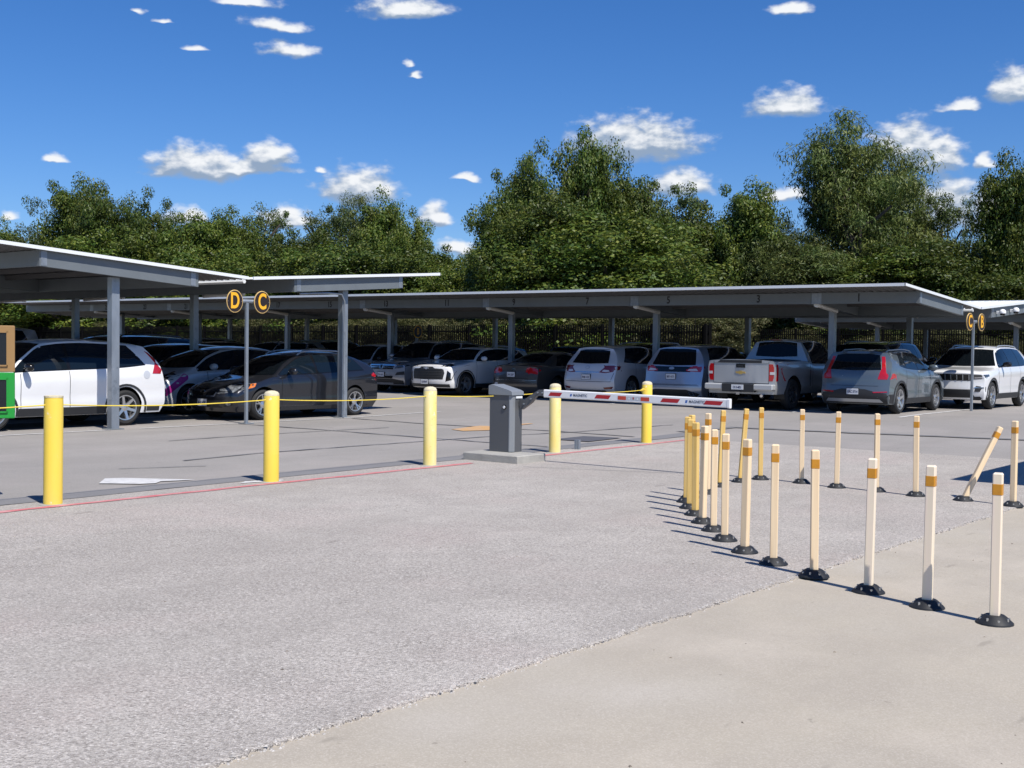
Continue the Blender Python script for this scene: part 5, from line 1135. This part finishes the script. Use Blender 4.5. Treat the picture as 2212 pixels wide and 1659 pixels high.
# ================================================================== vegetation
def leaf_mat(name, c1, c2, c3, rough=.5):
    m = bpy.data.materials.new(name); m.use_nodes = True; nt = m.node_tree; L = nt.links; b = nt.nodes['Principled BSDF']
    g = nt.nodes.new('ShaderNodeNewGeometry'); oi = nt.nodes.new('ShaderNodeObjectInfo')
    r = nt.nodes.new('ShaderNodeValToRGB'); r.color_ramp.elements[0].color = (*c1, 1); r.color_ramp.elements[1].color = (*c3, 1); e = r.color_ramp.elements.new(.55); e.color = (*c2, 1)
    L.new(g.outputs['Random Per Island'], r.inputs[0])
    tc = nt.nodes.new('ShaderNodeTexCoord'); n = nt.nodes.new('ShaderNodeTexNoise'); n.inputs['Scale'].default_value = .55; n.inputs['Detail'].default_value = 3; L.new(tc.outputs['Object'], n.inputs[0])
    hs = nt.nodes.new('ShaderNodeHueSaturation'); mr = nt.nodes.new('ShaderNodeMapRange'); mr.inputs[1].default_value = .35; mr.inputs[2].default_value = .65; mr.inputs[3].default_value = .478; mr.inputs[4].default_value = .515
    L.new(n.outputs[0], mr.inputs[0]); L.new(mr.outputs[0], hs.inputs['Hue'])
    mv = nt.nodes.new('ShaderNodeMapRange'); mv.inputs[3].default_value = .72; mv.inputs[4].default_value = 1.3; L.new(oi.outputs['Random'], mv.inputs[0]); L.new(mv.outputs[0], hs.inputs['Value'])
    L.new(r.outputs[0], hs.inputs['Color']); L.new(hs.outputs[0], b.inputs['Base Color']); b.inputs['Roughness'].default_value = rough; b.inputs['Specular IOR Level'].default_value = .35
    tr = nt.nodes.new('ShaderNodeBsdfTranslucent'); L.new(hs.outputs[0], tr.inputs[0]); mx = nt.nodes.new('ShaderNodeMixShader'); mx.inputs[0].default_value = .25
    L.new(b.outputs[0], mx.inputs[1]); L.new(tr.outputs[0], mx.inputs[2]); L.new(mx.outputs[0], nt.nodes['Material Output'].inputs[0]); return m
leaf_b = leaf_mat('broad_leaves', (.036, .068, .009), (.070, .112, .014), (.150, .175, .026))
leaf_f = leaf_mat('fine_leaves', (.046, .074, .017), (.085, .118, .027), (.155, .175, .046))
leaf_s = leaf_mat('open_crown_leaves', (.052, .085, .02), (.095, .135, .032), (.17, .195, .06))
leaf_u = leaf_mat('undergrowth_leaves', (.05, .065, .017), (.10, .108, .036), (.25, .225, .10))
bark = mat('bark', (.10, .082, .066), .9, var=.4, vscale=6, stretch=(1, 1, .3)); drym = mat('dry_twigs', (.20, .165, .13), .9)
def limb(b, rs, p, d, L_, r, seg=4, droop=.0, draw=None):
    pts, rad = [p.copy()], [r]; q = p.copy(); dd = d.normalized()
    for k in range(seg):
        dd = (dd+Vector((rs.uniform(-.22, .22), rs.uniform(-.22, .22), rs.uniform(-.12, .18)-droop))).normalized(); q = q+dd*(L_/seg); pts.append(q.copy()); rad.append(r*(1-.75*(k+1)/seg))
    nd = draw or len(pts)
    if nd > 1: b.tube(pts[:nd], rad[:nd], 5, caps=False)
    return pts
def tree_mesh(seed, kind):
    """unit tree: 8 m wide, 10 m tall, crown and trunk meshes"""
    rs = random.Random(seed); g = np.random.default_rng(seed); b = MB(); ends = []
    bush = kind == 'bush'
    p0 = Vector((0, 0, -.3)); lean = Vector((rs.uniform(-.15, .15), rs.uniform(-.15, .15), 1)); nst = 3 if bush else rs.choice((1, 2, 2))
    for s_ in range(nst):
        a = rs.uniform(0, 6.28); d = lean+Vector((math.cos(a), math.sin(a), 0))*(.0 if nst == 1 else .28)
        tr = limb(b, rs, p0, d, 5.0 if not bush else 3, .24 if not bush else .08, 6)
        for i, p in enumerate(tr[1 if bush or kind != 'x' else 2:]):
            for k in range(7 if kind != 's' else 5):
                a = rs.uniform(0, 6.28); up = rs.uniform(-.25, 1.0)+i*.14
                l2 = limb(b, rs, p, Vector((math.cos(a), math.sin(a), up)), rs.uniform(1.7, 3.3)*(.75 if kind == 's' else .86), .085, 4, draw=4)
                for q in l2[2:]:
                    for j in range(2):
                        a = rs.uniform(0, 6.28); l3 = limb(b, rs, q, Vector((math.cos(a), math.sin(a), rs.uniform(-.2, 1.1))), rs.uniform(.7, 1.5), .03, 2, draw=1)
                        ends.append(l3[-1]); 
                        if kind in 'bf': ends.append(l3[1])
    E = np.array([tuple(e) for e in ends]); lo, hi = E.min(0), E.max(0)
    sc_ = np.array([7.0/(hi[0]-lo[0]), 7.0/(hi[1]-lo[1]), (9.0-.6)/(hi[2]-max(lo[2], -.0))]); ctr = np.array([(hi[0]+lo[0])/2, (hi[1]+lo[1])/2, 0])
    T = lambda P: (np.asarray(P)-ctr)*sc_+np.array([0, 0, .5])
    def dome(P):
        P = np.array(P); f = np.sqrt(np.clip(1-(np.clip(P[:, 2]-4.2, 0, 9)/6.0)**2, .05, 1)) if kind != 'bush' else 1
        P[:, 0] *= f; P[:, 1] *= f; return P
    E = dome(T(E)); b.v = [tuple(v) for v in dome(T(b.v))]
    # fewer clumps for the open kinds
    keep = g.random(len(E)) < {'b': .50, 'f': .52, 's': .36, 'bush': .8}[kind]; E = E[keep]
    # a few big lobes make the outline uneven
    lob = E[g.integers(0, len(E), 9)]; dist = np.sqrt(((E[:, None]-lob[None])**2).sum(2)).min(1); E = E[(dist < 2.15)|(g.random(len(E)) < .45)]
    n = {'b': 165, 'f': 175, 's': 140, 'bush': 190}[kind]; N = len(E)*n
    rad = {'b': .60, 'f': .56, 's': .50, 'bush': .5}[kind]
    dirs = g.normal(size=(N, 3)); dirs /= np.linalg.norm(dirs, axis=1)[:, None]; rr = g.random(N)**.38
    C = np.repeat(E, n, 0)+dirs*rr[:, None]*rad*np.repeat(g.uniform(.6, 1.45, len(E)), n)[:, None]*np.array([1, 1, .72])
    ok = C[:, 2] > .05; C = C[ok]; dirs = dirs[ok]; N = len(C)
    nrm = dirs*1.0+g.normal(size=(N, 3))*.5+np.array([0, 0, .3])+(C-np.array([0, 0, 5]))*.04; nrm /= np.linalg.norm(nrm, axis=1)[:, None]
    t = g.normal(size=(N, 3)); 
    if kind == 'f': t = t*.5+np.array([0, 0, 1.0])
    a = np.cross(nrm, t); a /= np.linalg.norm(a, axis=1)[:, None]; c = np.cross(nrm, a)
    ln, wd = {'b': (.075, .040), 'f': (.085, .020), 's': (.07, .034), 'bush': (.05, .026)}[kind]
    s1 = g.uniform(.6, 1.35, N)[:, None]
    V = np.stack([C+c*ln*s1, C+a*wd*s1+nrm*.012, C-c*ln*s1, C-a*wd*s1+nrm*.012], 1).reshape(-1, 3)
    me = bpy.data.meshes.new('crown'); me.vertices.add(4*N); me.vertices.foreach_set('co', V.ravel().astype(np.float32)); me.loops.add(4*N); me.loops.foreach_set('vertex_index', np.arange(4*N, dtype=np.int32))
    me.polygons.add(N); me.polygons.foreach_set('loop_start', np.arange(0, 4*N, 4, dtype=np.int32)); me.update(calc_edges=True); me.validate()
    me['top'] = float(np.percentile(C[:, 2], 99.95)); me['wid'] = float(np.percentile(C[:, 0], 98)-np.percentile(C[:, 0], 2)); me.materials.append({'b': leaf_b, 'f': leaf_f, 's': leaf_s, 'bush': leaf_u}[kind])
    tm = b.mesh('trunk', bark); return me, tm, N
KM = {'b': [tree_mesh(s, 'b') for s in (11, 12, 13, 14)], 'f': [tree_mesh(s, 'f') for s in (21, 22)], 's': [tree_mesh(s, 's') for s in (31, 32)], 'bush': [tree_mesh(s, 'bush') for s in (41, 42)]}
print('leaf quads', {k: [m[2] for m in v] for k, v in KM.items()})
def tree(nm, label, cat, x, y, h, w, kind, group, i):
    me, tm, _ = KM[kind][i % len(KM[kind])]; t = thing(nm, label, cat, (x, y, .05), random.uniform(0, 6.28), group)
    c = link('crown', me, t); tr = link('trunk', tm, t)
    if 'great spreading' in label: t.rotation_euler[2] = 1.9
    for o in (c, tr): o.scale = (w/me['wid'], w/me['wid'], h/me['top'])
    return t
KN = {'b': 'leafy_tree', 'f': 'fine_leaved_tree', 's': 'open_tree'}
for i, (x, y, h, w, k, lb_) in enumerate(TREES): tree(KN[k], lb_, 'tree', x, y, h, w*(.70 if h > 9 else .86), k, 'trees behind the black fence', i)
for i in range(30):                                        # understorey right behind the fences
    f = i/29
    if i < 19: x, y = 43.9+random.uniform(0, .8), 24+52*(i/18)
    else: x, y = 63.2+random.uniform(0, 1), 3+36*((i-19)/10)
    tree('bush', 'leafy bush behind the black fence, seen between its pickets', 'bush', x, y, random.uniform(2.6, 4.0), random.uniform(3.0, 4.2), 'bush', 'bushes behind the fence', i)
for i in range(22):
    a = R(61-46*i/21); d = 84+random.uniform(0, 6); tree('leafy_tree', 'deeper woodland tree seen through gaps between the front trees', 'tree', d*math.cos(a), d*math.sin(a), random.uniform(7.5, 9), 9, 'b', 'woodland behind the front trees', i)
# dry brush above the end of the numbered roof
b = MB(); rs = random.Random(5)
for k in range(420):
    a = rs.uniform(0, 6.28); r = rs.uniform(0, 2.2); p = Vector((r*math.cos(a), r*math.sin(a), rs.uniform(0, 3.2)*(1-r/4))); limb(b, rs, p, Vector((math.cos(a), math.sin(a), rs.uniform(.2, 1.4))), rs.uniform(.8, 1.8), .012, 4, droop=.18)
t = thing('dry_brush', 'grey dead brush hanging among the trees above stall 1', 'dead bush', (66, 28.8, 2.8)); tag(b.obj('twig', drym, t), kind='stuff')
